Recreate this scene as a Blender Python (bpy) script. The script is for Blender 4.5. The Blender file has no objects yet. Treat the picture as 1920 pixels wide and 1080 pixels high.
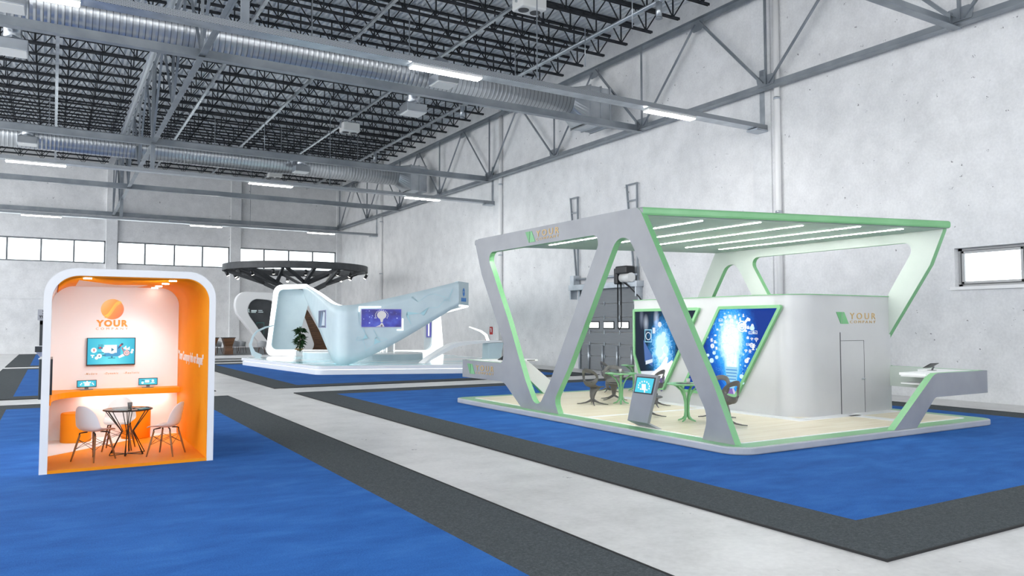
import bpy, bmesh, math, random
from mathutils import Vector, Matrix
random.seed(7)
SC = bpy.context.scene
COL = SC.collection
PI = math.pi
R = math.radians

# ------------------------------------------------------------------ object helpers
def link(o, parent=None):
    COL.objects.link(o)
    if parent is not None:
        o.parent = parent
    return o

def tag(o, label=None, cat=None, group=None, kind=None):
    if label: o['label'] = label
    if cat: o['category'] = cat
    if group: o['group'] = group
    if kind: o['kind'] = kind
    return o

def thing(name, label, cat, loc=(0, 0, 0), rz=0.0, group=None):
    o = bpy.data.objects.new(name, None)
    o.empty_display_size = 0.2
    link(o)
    o.location = loc
    o.rotation_euler = (0, 0, rz)
    return tag(o, label, cat, group)

def copy_tree(o, loc=None, rz=None, label=None, group=None):
    c = o.copy()
    COL.objects.link(c)
    for ch in list(o.children):
        d = ch.copy(); COL.objects.link(d); d.parent = c
        for g in list(ch.children):
            e = g.copy(); COL.objects.link(e); e.parent = d
    if loc is not None: c.location = loc
    if rz is not None: c.rotation_euler = (0, 0, rz)
    if label: c['label'] = label
    if group: c['group'] = group
    return c

def relocal(o):
    """geometry of children was written in world space under an Empty at the origin of that Empty"""
    return o

# ------------------------------------------------------------------ mesh builder
class MB:
    def __init__(s, off=(0, 0, 0)):
        s.bm = bmesh.new(); s.off = Vector(off)
    def V(s, p):
        return s.bm.verts.new(Vector(p) - s.off)
    def face(s, vs, mi=0, smooth=False):
        try:
            f = s.bm.faces.new(vs); f.material_index = mi; f.smooth = smooth
            return f
        except ValueError:
            return None
    def poly(s, pts, mi=0):
        return s.face([s.V(p) for p in pts], mi)
    def box(s, c, d, rz=0.0, mi=0, rot=None):
        M = Matrix.Rotation(rz, 3, 'Z') if rot is None else rot
        c = Vector(c); h = Vector(d) / 2
        v = {}
        for i in (-1, 1):
            for j in (-1, 1):
                for k in (-1, 1):
                    v[i, j, k] = s.V(c + M @ Vector((i * h.x, j * h.y, k * h.z)))
        for q in (((-1,-1,-1),(-1,1,-1),(1,1,-1),(1,-1,-1)), ((-1,-1,1),(1,-1,1),(1,1,1),(-1,1,1)),
                  ((-1,-1,-1),(1,-1,-1),(1,-1,1),(-1,-1,1)), ((1,-1,-1),(1,1,-1),(1,1,1),(1,-1,1)),
                  ((1,1,-1),(-1,1,-1),(-1,1,1),(1,1,1)), ((-1,1,-1),(-1,-1,-1),(-1,-1,1),(-1,1,1))):
            s.face([v[t] for t in q], mi)
        return s
    def span(s, x0, x1, y0, y1, z0, z1, mi=0):
        return s.box(((x0+x1)/2, (y0+y1)/2, (z0+z1)/2), (abs(x1-x0), abs(y1-y0), abs(z1-z0)), mi=mi)
    def bar(s, a, b, w, h, up=(0, 0, 1), mi=0):
        a = Vector(a); b = Vector(b); d = b - a; L = d.length
        if L < 1e-6: return s
        x = d / L; u = Vector(up)
        if abs(x.dot(u)) > 0.98: u = Vector((1, 0, 0)) if abs(x.x) < 0.9 else Vector((0, 1, 0))
        y = u.cross(x).normalized(); z = x.cross(y)
        M = Matrix((x, y, z)).transposed()
        return s.box((a + b) / 2, (L, w, h), rot=M, mi=mi)
    def tube(s, pts, r, n=10, cap=True, mi=0, flat=1.0, smooth=True):
        pts = [Vector(p) for p in pts]; m = len(pts)
        rs = r if isinstance(r, (list, tuple)) else [r] * m
        prev = None; rings = []
        t0 = (pts[1] - pts[0]).normalized()
        up = Vector((0, 0, 1)) if abs(t0.z) < 0.9 else Vector((1, 0, 0))
        nx = up.cross(t0).normalized()
        for i in range(m):
            a = pts[max(0, i-1)]; b = pts[min(m-1, i+1)]
            t = (b - a).normalized()
            nx = (nx - t * nx.dot(t))
            if nx.length < 1e-6: nx = Vector((1, 0, 0)).cross(t)
            nx.normalize(); ny = t.cross(nx)
            rings.append([s.V(pts[i] + (nx * math.cos(q*2*PI/n) + ny * math.sin(q*2*PI/n) * flat) * rs[i]) for q in range(n)])
        for i in range(m-1):
            for q in range(n):
                s.face([rings[i][q], rings[i][(q+1) % n], rings[i+1][(q+1) % n], rings[i+1][q]], mi, smooth)
        if cap:
            s.face(list(reversed(rings[0])), mi); s.face(rings[-1], mi)
        return s
    def cyl(s, a, b, r, n=16, r2=None, mi=0, smooth=True):
        return s.tube([a, b], [r, r if r2 is None else r2], n, True, mi, 1.0, smooth)
    def lathe(s, c, prof, n=24, mi=0, cap0=True, cap1=True, smooth=True):
        c = Vector(c); rings = []
        for (r, z) in prof:
            rings.append([s.V(c + Vector((r*math.cos(q*2*PI/n), r*math.sin(q*2*PI/n), z))) for q in range(n)])
        for i in range(len(prof)-1):
            for q in range(n):
                s.face([rings[i][q], rings[i][(q+1) % n], rings[i+1][(q+1) % n], rings[i+1][q]], mi, smooth)
        if cap0: s.face(list(reversed(rings[0])), mi)
        if cap1: s.face(rings[-1], mi)
        return s
    def prism(s, pts, fr, t0, t1, mi=0, side=None, smooth=False):
        """2-D polygon pts on frame fr, from offset t0 to t1 along its normal"""
        a = [s.V(fr.p(u, v, t0)) for u, v in pts]; b = [s.V(fr.p(u, v, t1)) for u, v in pts]
        n = len(pts)
        s.face(list(reversed(a)), mi); s.face(b, mi)
        for i in range(n):
            s.face([a[i], a[(i+1) % n], b[(i+1) % n], b[i]], mi if side is None else side, smooth)
        return s
    def grid(s, P, mi=0, smooth=True, closeu=False, closev=False):
        nu = len(P); nv = len(P[0])
        vs = [[s.V(p) for p in row] for row in P]
        for i in range(nu if closeu else nu-1):
            for j in range(nv if closev else nv-1):
                s.face([vs[i][j], vs[(i+1) % nu][j], vs[(i+1) % nu][(j+1) % nv], vs[i][(j+1) % nv]], mi, smooth)
        return s
    def build(s, name, mats, parent=None, recalc=True, bevel=0.0, seg=2, solid=0.0, sub=0, offset=-1.0):
        if recalc:
            bmesh.ops.recalc_face_normals(s.bm, faces=s.bm.faces[:])
        me = bpy.data.meshes.new(name)
        s.bm.to_mesh(me); s.bm.free()
        if not isinstance(mats, (list, tuple)): mats = [mats]
        for m in mats: me.materials.append(m)
        o = bpy.data.objects.new(name, me); link(o, parent)
        if solid:
            q = o.modifiers.new('thick', 'SOLIDIFY'); q.thickness = solid; q.offset = offset
        if sub:
            q = o.modifiers.new('sub', 'SUBSURF'); q.levels = sub; q.render_levels = sub
        if bevel:
            q = o.modifiers.new('bevel', 'BEVEL'); q.width = bevel; q.segments = seg; q.limit_method = 'ANGLE'; q.angle_limit = R(40)
            q.harden_normals = False
        return o

class Fr:
    def __init__(s, o, u, v):
        s.o = Vector(o); s.u = Vector(u).normalized(); s.v = Vector(v).normalized(); s.n = s.u.cross(s.v).normalized()
    def p(s, a, b, t=0.0):
        return s.o + s.u*a + s.v*b + s.n*t
    def M(s):
        m = Matrix((s.u, s.v, s.n)).transposed().to_4x4(); m.translation = s.o
        return m

def fillet(pts, n=6):
    """pts: (u, v) or (u, v, radius); returns the rounded closed polygon"""
    out = []; m = len(pts)
    for i in range(m):
        p = Vector(pts[i][:2]); r = pts[i][2] if len(pts[i]) > 2 else 0.0
        if r <= 0:
            out.append((p.x, p.y)); continue
        a = Vector(pts[i-1][:2]) - p; b = Vector(pts[(i+1) % m][:2]) - p
        la, lb = a.length, b.length; a.normalize(); b.normalize()
        ang = max(0.05, math.acos(max(-1, min(1, a.dot(b)))))
        if ang > PI - 0.02:
            out.append((p.x, p.y)); continue
        t = min(r / math.tan(ang/2), la*0.48, lb*0.48)
        r = t * math.tan(ang/2)
        bis = (a + b).normalized(); c = p + bis * (r / math.sin(ang/2))
        s0 = p + a*t - c; s1 = p + b*t - c
        a0 = math.atan2(s0.y, s0.x); a1 = math.atan2(s1.y, s1.x)
        d = (a1 - a0 + PI) % (2*PI) - PI
        for k in range(n+1):
            q = a0 + d*k/n
            out.append((c.x + r*math.cos(q), c.y + r*math.sin(q)))
    return out

def circ(cx, cy, r, n=20, ry=None, a0=0.0, a1=2*PI):
    ry = r if ry is None else ry
    full = abs(a1-a0-2*PI) < 1e-6
    k = n if full else n+1
    return [(cx + r*math.cos(a0+(a1-a0)*i/n), cy + ry*math.sin(a0+(a1-a0)*i/n)) for i in range(k)]

def plate(name, outer, holes, fr, thick, mats, parent=None, bev=0.0, off=(0, 0, 0)):
    """flat plate with holes: caps take mats[0], rims mats[1]; thickness runs from 0 to -thick behind the frame"""
    cu = bpy.data.curves.new(name, 'CURVE'); cu.dimensions = '2D'; cu.fill_mode = 'BOTH'
    cu.extrude = thick/2 - bev; cu.bevel_depth = bev; cu.bevel_resolution = 2; cu.offset = -bev
    for L in [outer] + list(holes):
        sp = cu.splines.new('POLY'); sp.points.add(len(L)-1)
        for q, (a, b) in zip(sp.points, L): q.co = (a, b, 0, 1)
        sp.use_cyclic_u = True
    tmp = bpy.data.objects.new('tmp', cu); COL.objects.link(tmp)
    dg = bpy.context.evaluated_depsgraph_get()
    me = bpy.data.meshes.new_from_object(tmp.evaluated_get(dg))
    bpy.data.objects.remove(tmp); bpy.data.curves.remove(cu)
    me.name = name
    me.materials.clear()
    mats = mats if isinstance(mats, (list, tuple)) else [mats]
    for m in mats: me.materials.append(m)
    for f in me.polygons:
        f.material_index = 0 if abs(f.normal.z) > 0.75 or len(mats) == 1 else 1
        f.use_smooth = False
    me.transform(Matrix.Translation((0, 0, -thick/2)))
    me.transform(Matrix.Translation(-Vector(off)) @ fr.M())
    o = bpy.data.objects.new(name, me); link(o, parent)
    return o

def text(name, body, fr, size, mat, parent=None, depth=0.006, bold=0.0, space=1.0, align='LEFT', shear=0.0, sx=1.0, off=(0, 0, 0), width=None):
    cu = bpy.data.curves.new(name, 'FONT'); cu.body = body; cu.size = size
    cu.extrude = depth/2; cu.offset = bold; cu.space_character = space; cu.align_x = align; cu.shear = shear
    cu.resolution_u = 3
    tmp = bpy.data.objects.new('tmp', cu); COL.objects.link(tmp)
    dg = bpy.context.evaluated_depsgraph_get()
    me = bpy.data.meshes.new_from_object(tmp.evaluated_get(dg))
    bpy.data.objects.remove(tmp); bpy.data.curves.remove(cu)
    me.name = name; me.materials.clear(); me.materials.append(mat)
    if width:
        xs = [v.co.x for v in me.vertices]; sx = width / (max(xs)-min(xs))
        me.transform(Matrix.Translation((-min(xs)*sx, 0, 0)) @ Matrix.Diagonal((sx, 1, 1, 1)))
    else:
        me.transform(Matrix.Diagonal((sx, 1, 1, 1)))
    me.transform(Matrix.Translation((0, 0, depth/2)))
    me.transform(Matrix.Translation(-Vector(off)) @ fr.M())
    o = bpy.data.objects.new(name, me); link(o, parent)
    return o

# ------------------------------------------------------------------ materials
def mat(name, col, rough=0.5, metal=0.0, emit=None, es=0.0, spec=0.5, coat=0.0, alpha=1.0):
    m = bpy.data.materials.new(name); m.use_nodes = True
    b = m.node_tree.nodes['Principled BSDF']
    b.inputs['Base Color'].default_value = (*col, 1)
    b.inputs['Roughness'].default_value = rough
    b.inputs['Metallic'].default_value = metal
    b.inputs['Specular IOR Level'].default_value = spec
    b.inputs['Coat Weight'].default_value = coat
    if emit is not None:
        b.inputs['Emission Color'].default_value = (*emit, 1)
        b.inputs['Emission Strength'].default_value = es
    return m

class NT:
    def __init__(s, m):
        s.t = m.node_tree; s.n = s.t.nodes; s.b = s.n['Principled BSDF']
    def add(s, typ, **kw):
        q = s.n.new(typ)
        for k, v in kw.items():
            if k in q.inputs: q.inputs[k].default_value = v
            else: setattr(q, k, v)
        return q
    def lk(s, a, b): s.t.links.new(a, b)
    def coord(s, scale=(1, 1, 1), out='Object', rot=(0, 0, 0)):
        tc = s.add('ShaderNodeTexCoord'); mp = s.add('ShaderNodeMapping')
        mp.inputs['Scale'].default_value = scale; mp.inputs['Rotation'].default_value = rot
        s.lk(tc.outputs[out], mp.inputs['Vector'])
        return mp.outputs['Vector']
    def noise(s, vec, scale, detail=4, rough=0.5, dist=0.0):
        q = s.add('ShaderNodeTexNoise'); q.inputs['Scale'].default_value = scale
        q.inputs['Detail'].default_value = detail; q.inputs['Roughness'].default_value = rough
        q.inputs['Distortion'].default_value = dist
        s.lk(vec, q.inputs['Vector']); return q.outputs['Fac']
    def ramp(s, fac, stops, interp='LINEAR'):
        q = s.add('ShaderNodeValToRGB'); cr = q.color_ramp; cr.interpolation = interp
        while len(cr.elements) < len(stops): cr.elements.new(0.5)
        for e, (p, c) in zip(cr.elements, stops):
            e.position = p; e.color = (*c, 1) if len(c) == 3 else c
        s.lk(fac, q.inputs['Fac']); return q.outputs['Color']
    def mix(s, fac, a, b, mode='MIX'):
        q = s.add('ShaderNodeMix'); q.data_type = 'RGBA'; q.blend_type = mode
        for inp, v in ((q.inputs[0], fac), (q.inputs[6], a), (q.inputs[7], b)):
            if isinstance(v, (int, float)): inp.default_value = v
            elif isinstance(v, tuple): inp.default_value = (*v, 1) if len(v) == 3 else v
            else: s.lk(v, inp)
        return q.outputs[2]
    def math(s, op, a, b=0.0):
        q = s.add('ShaderNodeMath'); q.operation = op
        for inp, v in ((q.inputs[0], a), (q.inputs[1], b)):
            if isinstance(v, (int, float)): inp.default_value = v
            else: s.lk(v, inp)
        return q.outputs[0]
    def bump(s, h, strength=0.3, dist=0.02):
        q = s.add('ShaderNodeBump'); q.inputs['Strength'].default_value = strength; q.inputs['Distance'].default_value = dist
        s.lk(h, q.inputs['Height']); s.lk(q.outputs['Normal'], s.b.inputs['Normal'])
    def color(s, c): s.lk(c, s.b.inputs['Base Color'])
    def rough(s, c): s.lk(c, s.b.inputs['Roughness'])

def noisy(name, c0, c1, scale, rough=0.5, metal=0.0, stretch=(1, 1, 1), detail=4, bump=0.0, spec=0.5, lo=0.35, hi=0.65):
    m = mat(name, c0, rough, metal, spec=spec); n = NT(m)
    f = n.noise(n.coord(stretch), scale, detail)
    n.color(n.ramp(f, [(lo, c0), (hi, c1)]))
    if bump: n.bump(f, bump)
    return m

def concrete(name, c_lo, c_hi, pit=(0.16, 0.16, 0.17), pits=3.4, rough=0.75, stain=0.25, spec=0.3):
    m = mat(name, c_hi, rough, spec=spec); n = NT(m)
    v = n.coord()
    big = n.noise(v, 0.22, 5, 0.6, 0.4); mid = n.noise(v, 1.3, 6, 0.65); fine = n.noise(v, 14.0, 3, 0.6)
    c = n.ramp(big, [(0.32, c_lo), (0.66, c_hi)])
    c = n.mix(stain, c, n.ramp(mid, [(0.3, tuple(x*0.72 for x in c_lo)), (0.6, tuple(min(1, x*1.08) for x in c_hi))]))
    c = n.mix(0.10, c, n.ramp(fine, [(0.3, (0.25, 0.25, 0.26)), (0.7, (0.95, 0.95, 0.96))]))
    # small dark air holes, clustered
    vo = n.add('ShaderNodeTexVoronoi'); vo.inputs['Scale'].default_value = pits
    wob = n.add('ShaderNodeTexNoise'); wob.inputs['Scale'].default_value = 16.0
    n.lk(v, wob.inputs['Vector'])
    vv = n.mix(0.22, v, wob.outputs['Color'])
    n.lk(vv, vo.inputs['Vector'])
    sel = n.add('ShaderNodeSeparateColor'); n.lk(vo.outputs['Color'], sel.inputs['Color'])
    size = n.math('MULTIPLY', n.math('POWER', sel.outputs[0], 4.0), 0.15)
    hole = n.math('LESS_THAN', vo.outputs['Distance'], size)
    clus = n.math('GREATER_THAN', n.noise(v, 0.5, 3), 0.49)
    hole = n.math('MULTIPLY', n.math('MULTIPLY', hole, clus), 0.85)
    c = n.mix(hole, c, pit)
    n.color(c)
    n.bump(n.math('ADD', mid, n.math('MULTIPLY', hole, -1.0)), 0.12, 0.02)
    return m

M = {}
M['wall'] = concrete('wall_concrete', (0.68, 0.69, 0.70), (0.86, 0.865, 0.872))
M['floor'] = concrete('floor_concrete', (0.50, 0.49, 0.475), (0.70, 0.69, 0.675), pits=4.5, rough=0.38, stain=0.35, spec=0.45)
M['pier'] = concrete('pier_concrete', (0.66, 0.675, 0.69), (0.83, 0.84, 0.85), pits=3.4)
def carpet(name, a, b, c, stretch):
    m = mat(name, a, 0.95, spec=0.15); n = NT(m)
    v = n.coord(stretch); o = n.coord()
    f = n.noise(v, 1.1, 7, 0.62, 0.3); g = n.noise(o, 70.0, 3, 0.7)
    k = n.ramp(f, [(0.30, a), (0.52, b), (0.74, c)])
    k = n.mix(0.28, k, n.ramp(g, [(0.3, tuple(x*0.45 for x in a)), (0.7, tuple(min(1, x*1.35) for x in c))]))
    n.color(k); n.bump(g, 0.35, 0.01)
    return m
M['blue'] = carpet('blue_pile', (0.012, 0.080, 0.29), (0.021, 0.118, 0.395), (0.042, 0.168, 0.48), (1.0, 2.2, 1))
def greycarpet():
    m = mat('grey_pile', (0.07, 0.08, 0.085), 0.95, spec=0.15); n = NT(m)
    o = n.coord(); g = n.noise(o, 38.0, 4, 0.75); h = n.noise(o, 150.0, 2, 0.6)
    k = n.ramp(g, [(0.28, (0.022, 0.027, 0.031)), (0.5, (0.055, 0.065, 0.070)), (0.72, (0.115, 0.13, 0.137))])
    k = n.mix(0.3, k, n.ramp(h, [(0.3, (0.03, 0.035, 0.04)), (0.7, (0.15, 0.165, 0.17))]))
    n.color(k); n.bump(g, 0.4, 0.01)
    return m
M['greypile'] = greycarpet()
M['edge_black'] = mat('carpet_edge', (0.012, 0.012, 0.013), 0.8)
M['steel'] = noisy('painted_steel', (0.24, 0.27, 0.30), (0.33, 0.36, 0.39), 1.2, 0.42, 0.55)
M['steel_light'] = noisy('galvanised_steel', (0.40, 0.44, 0.48), (0.55, 0.59, 0.63), 2.0, 0.32, 0.75)
M['galv'] = noisy('galvanised_sheet', (0.42, 0.45, 0.49), (0.60, 0.63, 0.66), 0.8, 0.30, 0.85)
M['dark_steel'] = noisy('dark_joist_steel', (0.020, 0.023, 0.028), (0.036, 0.040, 0.047), 3.0, 0.5, 0.4)
M['deck'] = noisy('roof_deck_sheet', (0.60, 0.64, 0.69), (0.80, 0.83, 0.86), 0.5, 0.36, 0.3, (0.5, 0.2, 1))
M['white_sat'] = noisy('satin_white', (0.74, 0.755, 0.77), (0.80, 0.81, 0.82), 1.0, 0.38)
M['white_pl'] = mat('white_plastic', (0.80, 0.79, 0.78), 0.32)
M['unit_white'] = mat('unit_white', (0.72, 0.73, 0.72), 0.4)
M['frame_alu'] = noisy('window_aluminium', (0.16, 0.175, 0.19), (0.22, 0.235, 0.25), 2.0, 0.5, 0.2)
M['black'] = mat('black_plastic', (0.012, 0.013, 0.015), 0.35)
M['dark_grey'] = noisy('dark_grey_paint', (0.032, 0.036, 0.041), (0.05, 0.054, 0.06), 2.0, 0.5)
M['lamp'] = mat('lamp_tube', (0.9, 0.9, 0.9), 0.5, emit=(1.0, 0.98, 0.95), es=75.0)
M['door_grey'] = noisy('door_panel_grey', (0.20, 0.215, 0.23), (0.25, 0.265, 0.28), 30.0, 0.5, 0.1, (0.05, 0.05, 6))
M['red'] = mat('signal_red', (0.46, 0.015, 0.012), 0.3)
M['sign_white'] = mat('sign_white', (0.85, 0.85, 0.85), 0.5)

def perforated():
    m = mat('perforated_tray', (0.42, 0.45, 0.48), 0.4, 0.6); n = NT(m)
    v = n.coord((1, 1, 1))
    sx = n.add('ShaderNodeSeparateXYZ'); n.lk(v, sx.inputs[0])
    a = n.math('SINE', n.math('MULTIPLY', sx.outputs['X'], 90.0)); b = n.math('SINE', n.math('MULTIPLY', sx.outputs['Z'], 200.0))
    h = n.math('GREATER_THAN', n.math('MULTIPLY', a, b), 0.25)
    n.color(n.mix(h, (0.40, 0.43, 0.46), (0.05, 0.055, 0.06)))
    return m
M['perf'] = perforated()

def glass(name, tint=(0.93, 0.97, 0.98), rough=0.0, clear=0.85):
    m = bpy.data.materials.new(name); m.use_nodes = True
    t = m.node_tree; t.nodes.clear()
    o = t.nodes.new('ShaderNodeOutputMaterial'); mx = t.nodes.new('ShaderNodeMixShader')
    tr = t.nodes.new('ShaderNodeBsdfTransparent'); gl = t.nodes.new('ShaderNodeBsdfGlossy')
    tr.inputs['Color'].default_value = (*tint, 1); gl.inputs['Roughness'].default_value = rough
    fr = t.nodes.new('ShaderNodeFresnel'); fr.inputs['IOR'].default_value = 1.45
    t.links.new(fr.outputs[0], mx.inputs[0]); t.links.new(tr.outputs[0], mx.inputs[1]); t.links.new(gl.outputs[0], mx.inputs[2])
    t.links.new(mx.outputs[0], o.inputs['Surface'])
    return m
M['glass'] = glass('window_glass')
M['table_glass'] = glass('table_glass', (0.72, 0.86, 0.88))

# ------------------------------------------------------------------ camera
CAM_H = 2.1
cam = bpy.data.cameras.new('camera'); cam.sensor_width = 36.0; cam.sensor_fit = 'HORIZONTAL'
cam.lens = 1434.05 / 1920 * 36.0
cam.clip_start = 0.05; cam.clip_end = 400
co = bpy.data.objects.new('camera', cam); link(co)
co.location = (0, 0, CAM_H)
co.rotation_euler = (R(90 + 2.7348), 0, R(-30.981))
SC.camera = co

# ------------------------------------------------------------------ world and view
w = bpy.data.worlds.new('World'); SC.world = w; w.use_nodes = True
wt = w.node_tree; bg = wt.nodes['Background']
tc = wt.nodes.new('ShaderNodeTexCoord'); sep = wt.nodes.new('ShaderNodeSeparateXYZ'); cr = wt.nodes.new('ShaderNodeValToRGB')
wt.links.new(tc.outputs['Generated'], sep.inputs[0]); wt.links.new(sep.outputs['Z'], cr.inputs['Fac'])
cr.color_ramp.elements[0].position = 0.0; cr.color_ramp.elements[0].color = (0.97, 0.98, 0.99, 1)
cr.color_ramp.elements[1].position = 0.6; cr.color_ramp.elements[1].color = (0.88, 0.94, 1.0, 1)
wt.links.new(cr.outputs['Color'], bg.inputs['Color'])
bg.inputs['Strength'].default_value = 3.9
SC.view_settings.view_transform = 'Standard'
SC.view_settings.look = 'None'
SC.view_settings.gamma = 1.0
SC.view_settings.use_curve_mapping = False
SC.view_settings.exposure = 0.0
SC.cycles.use_denoising = True
SC.cycles.max_bounces = 8
SC.cycles.diffuse_bounces = 5
SC.cycles.sample_clamp_indirect = 6.0
# ================================================================== ROOM SHELL
XW = 21.65          # right wall face
YB = 65.4           # back wall face
ZC = 15.05          # deck underside
def struct(o, label=None):
    o['kind'] = 'structure'
    if label: o['label'] = label
    return o
b = MB(); b.span(-26, XW+0.4, -16, YB+0.5, -0.3, 0.0)
struct(b.build('floor', M['floor']), 'polished light grey concrete hall floor')

# right wall with the window opening
WY0, WY1, WZ0, WZ1 = 8.2, 11.95, 3.15, 4.23
b = MB()
b.span(XW, XW+0.4, -16, WY0, 0, 15.4); b.span(XW, XW+0.4, WY1, YB+0.5, 0, 15.4)
b.span(XW, XW+0.4, WY0, WY1, 0, WZ0); b.span(XW, XW+0.4, WY0, WY1, WZ1, 15.4)
struct(b.build('wall_right', M['wall']), 'long pale concrete wall on the right')
b = MB(); b.span(-26, XW+0.4, -16.4, -16, 0, 5.0); b.span(-26, XW+0.4, -16.4, -16, 13.0, 15.4)  # unseen wall added to dim the front light, its opening sized for brightness
struct(b.build('wall_front', M['wall']), 'unseen concrete wall added behind the viewer to cut light, high strip left open for some')
b = MB(); b.span(XW-0.09, XW+0.05, WY0-0.1, WY1+0.1, WZ0-0.09, WZ0+0.0)
struct(b.build('trim_1', M['sign_white']), 'white window sill on the right wall')
def window(name, x0, x1, z0, z1, mull, face, deep, fw=0.10, pane=True):
    """window set in a wall along X at Y = face, behind it by deep"""
    e = bpy.data.objects.new(name, None); link(e); e.location = ((x0+x1)/2, face+deep, z0); struct(e)
    of = e.location
    f = MB(of); y = face+deep
    f.span(x0, x1, y, y+0.08, z0, z0+fw); f.span(x0, x1, y, y+0.08, z1-fw, z1)
    f.span(x0, x0+fw, y, y+0.08, z0, z1); f.span(x1-fw, x1, y, y+0.08, z0, z1)
    for m in mull: f.span(m-fw*0.6, m+fw*0.6, y-0.01, y+0.09, z0, z1)
    struct(f.build('window_frame', M['frame_alu'], e))
    xs = [x0+fw*0.5] + list(mull) + [x1-fw*0.5]
    for a, c in zip(xs[:-1], xs[1:]):
        g = MB(of); g.span(a, c, y+0.04, y+0.05, z0+fw*0.5, z1-fw*0.5)
        struct(g.build('pane', M['glass'], e))
    return e
# right-wall window, same construction along Y
e = bpy.data.objects.new('window_1', None); link(e); e.location = (XW+0.2, 10, WZ0); struct(e, 'low wide window in the right wall')
of = e.location; fx = XW+0.2; M['sash_grey'] = mat('sash_grey', (0.46, 0.465, 0.47), 0.5)
f = MB(of)
for (y0, y1) in ((WY0, 10.10), (10.24, WY1)):
    pass
f.span(fx, fx+0.12, WY0, WY1, WZ0, WZ0+0.07); f.span(fx, fx+0.12, WY0, WY1, WZ1-0.07, WZ1)
for y in (WY0+0.035, 10.17, WY1-0.035): f.span(fx, fx+0.12, y-0.07, y+0.07, WZ0, WZ1)
struct(f.build('window_frame', M['sash_grey'], e))
for (y0, y1) in ((WY0+0.1, 10.09), (10.25, WY1-0.1)):
    s = MB(of)
    s.span(fx-0.03, fx+0.05, y0, y1, WZ0+0.08, WZ0+0.15); s.span(fx-0.03, fx+0.05, y0, y1, WZ1-0.15, WZ1-0.08)
    s.span(fx-0.03, fx+0.05, y0, y0+0.07, WZ0+0.08, WZ1-0.08); s.span(fx-0.03, fx+0.05, y1-0.07, y1, WZ0+0.08, WZ1-0.08)
    so = struct(s.build('sash', M['sash_grey'], e, bevel=0.008))
    s = MB(of)
    for (a0, a1, c0, c1) in ((y0-0.02, y1+0.02, WZ0+0.07, WZ0+0.085), (y0-0.02, y1+0.02, WZ1-0.085, WZ1-0.07), (y0-0.02, y0, WZ0+0.08, WZ1-0.08), (y1, y1+0.02, WZ0+0.08, WZ1-0.08)): s.span(fx-0.032, fx+0.02, a0, a1, c0, c1)
    struct(s.build('gasket', M['dark_grey'], so))
    g = MB(of); g.span(fx+0.0, fx+0.01, y0+0.05, y1-0.05, WZ0+0.12, WZ1-0.12); struct(g.build('pane', M['glass'], so))

# back wall
bays = [(-12.2, -5.2, (-10.4, -8.7, -7.0)), (-4.6, 3.32, (-2.93, -0.84, 1.25)), (4.1, 12.32, (6.05, 8.16, 10.25)), (13.12, 21.25, (15.1, 17.15, 19.2))]
b = MB()
b.span(-26, XW, YB, YB+0.4, 0, 6.70); b.span(-26, XW, YB, YB+0.4, 8.45, 15.4)
xs = [-26] + [v for q in bays for v in q[:2]] + [XW]
for i in range(0, len(xs), 2): b.span(xs[i], xs[i+1], YB, YB+0.4, 6.70, 8.45)
struct(b.build('wall_back', M['wall']), 'far concrete end wall with a high window strip')
for i, (x0, x1, m) in enumerate(bays):
    window('window_%d' % (i+2), x0, x1, 6.70, 8.45, m, YB, 0.16)
for i, (x0, x1) in enumerate(((-5.2, -4.6), (3.32, 4.1), (12.32, 13.12), (21.2, XW))):
    b = MB(); b.span(x0, x1, YB-0.3, YB+0.01, 0, 15.0)
    struct(b.build('trim_%d' % (i+2), M['pier'], bevel=0.02), 'concrete pier on the far end wall')
b = MB()
for (x0, x1) in ((-4.6, 3.32), (4.1, 12.32), (13.12, 21.2)): b.span(x0+0.01, x1-0.01, YB-0.05, YB+0.01, 3.96, 4.02)
struct(b.build('trim_6', M['pier']))
# right-wall piers
for i, (y0, y1) in enumerate(((18.2, 19.03), (37.35, 38.1), (55.9, 56.75))):
    b = MB(); b.span(XW-0.06, XW+0.01, y0, y1, 0, 15.0)
    struct(b.build('trim_%d' % (i+7), M['pier'], bevel=0.015), 'flat concrete pier on the right wall')

# corrugated roof deck
b = MB(); P = []
x = -14.0; top = ZC+0.09
while x < XW:
    for dx, z in ((0, ZC), (0.10, ZC), (0.135, top), (0.215, top)):
        P.append((x+dx, z))
    x += 0.25
row0 = [b.V((px, -16, pz)) for px, pz in P]; row1 = [b.V((px, YB, pz)) for px, pz in P]
for i in range(len(P)-1): b.face([row0[i], row0[i+1], row1[i+1], row1[i]])
o = b.build('ceiling', M['deck'], solid=0.03, offset=1.0); struct(o, 'dark corrugated metal roof deck')

# ---------------------------------------------------------------- roof joists
def joist(x0, x1, npan, name='roof_joist'):
    t = thing(name, 'x', 'roof joist', ((x0+x1)/2, 0, 14.05))
    of = Vector(((x0+x1)/2, 0, 14.05)); L = (x1-x0)/npan
    bt = MB(of)
    for s in (-1, 1): bt.span(x0+0.35, x1-0.35, s*0.022-0.016+s*0.02, s*0.022+0.016+s*0.02, 14.0, 14.09)
    bt.build('bottom_chord', M['dark_steel'], t)
    tp = MB(of)
    for s in (-1, 1): tp.span(x0, x1, s*0.04-0.03, s*0.04+0.03, 14.95, 15.03)
    tp.build('top_chord', M['dark_steel'], t)
    wb = MB(of)
    for k in range(npan):
        xa = x0 + L*(k+0.5)
        wb.bar((xa, 0, 14.04), (xa, 0, 14.99), 0.046, 0.046)
        wb.bar((xa, 0, 14.05), (xa-L*0.5, 0, 14.98), 0.040, 0.040); wb.bar((xa, 0, 14.05), (xa+L*0.5, 0, 14.98), 0.040, 0.040)
    wb.build('web', M['dark_steel'], t)
    return t
JY = [28.2 + 1.585*k for k in range(-17, 24) if 28.2 + 1.585*k < YB-0.4]
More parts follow.
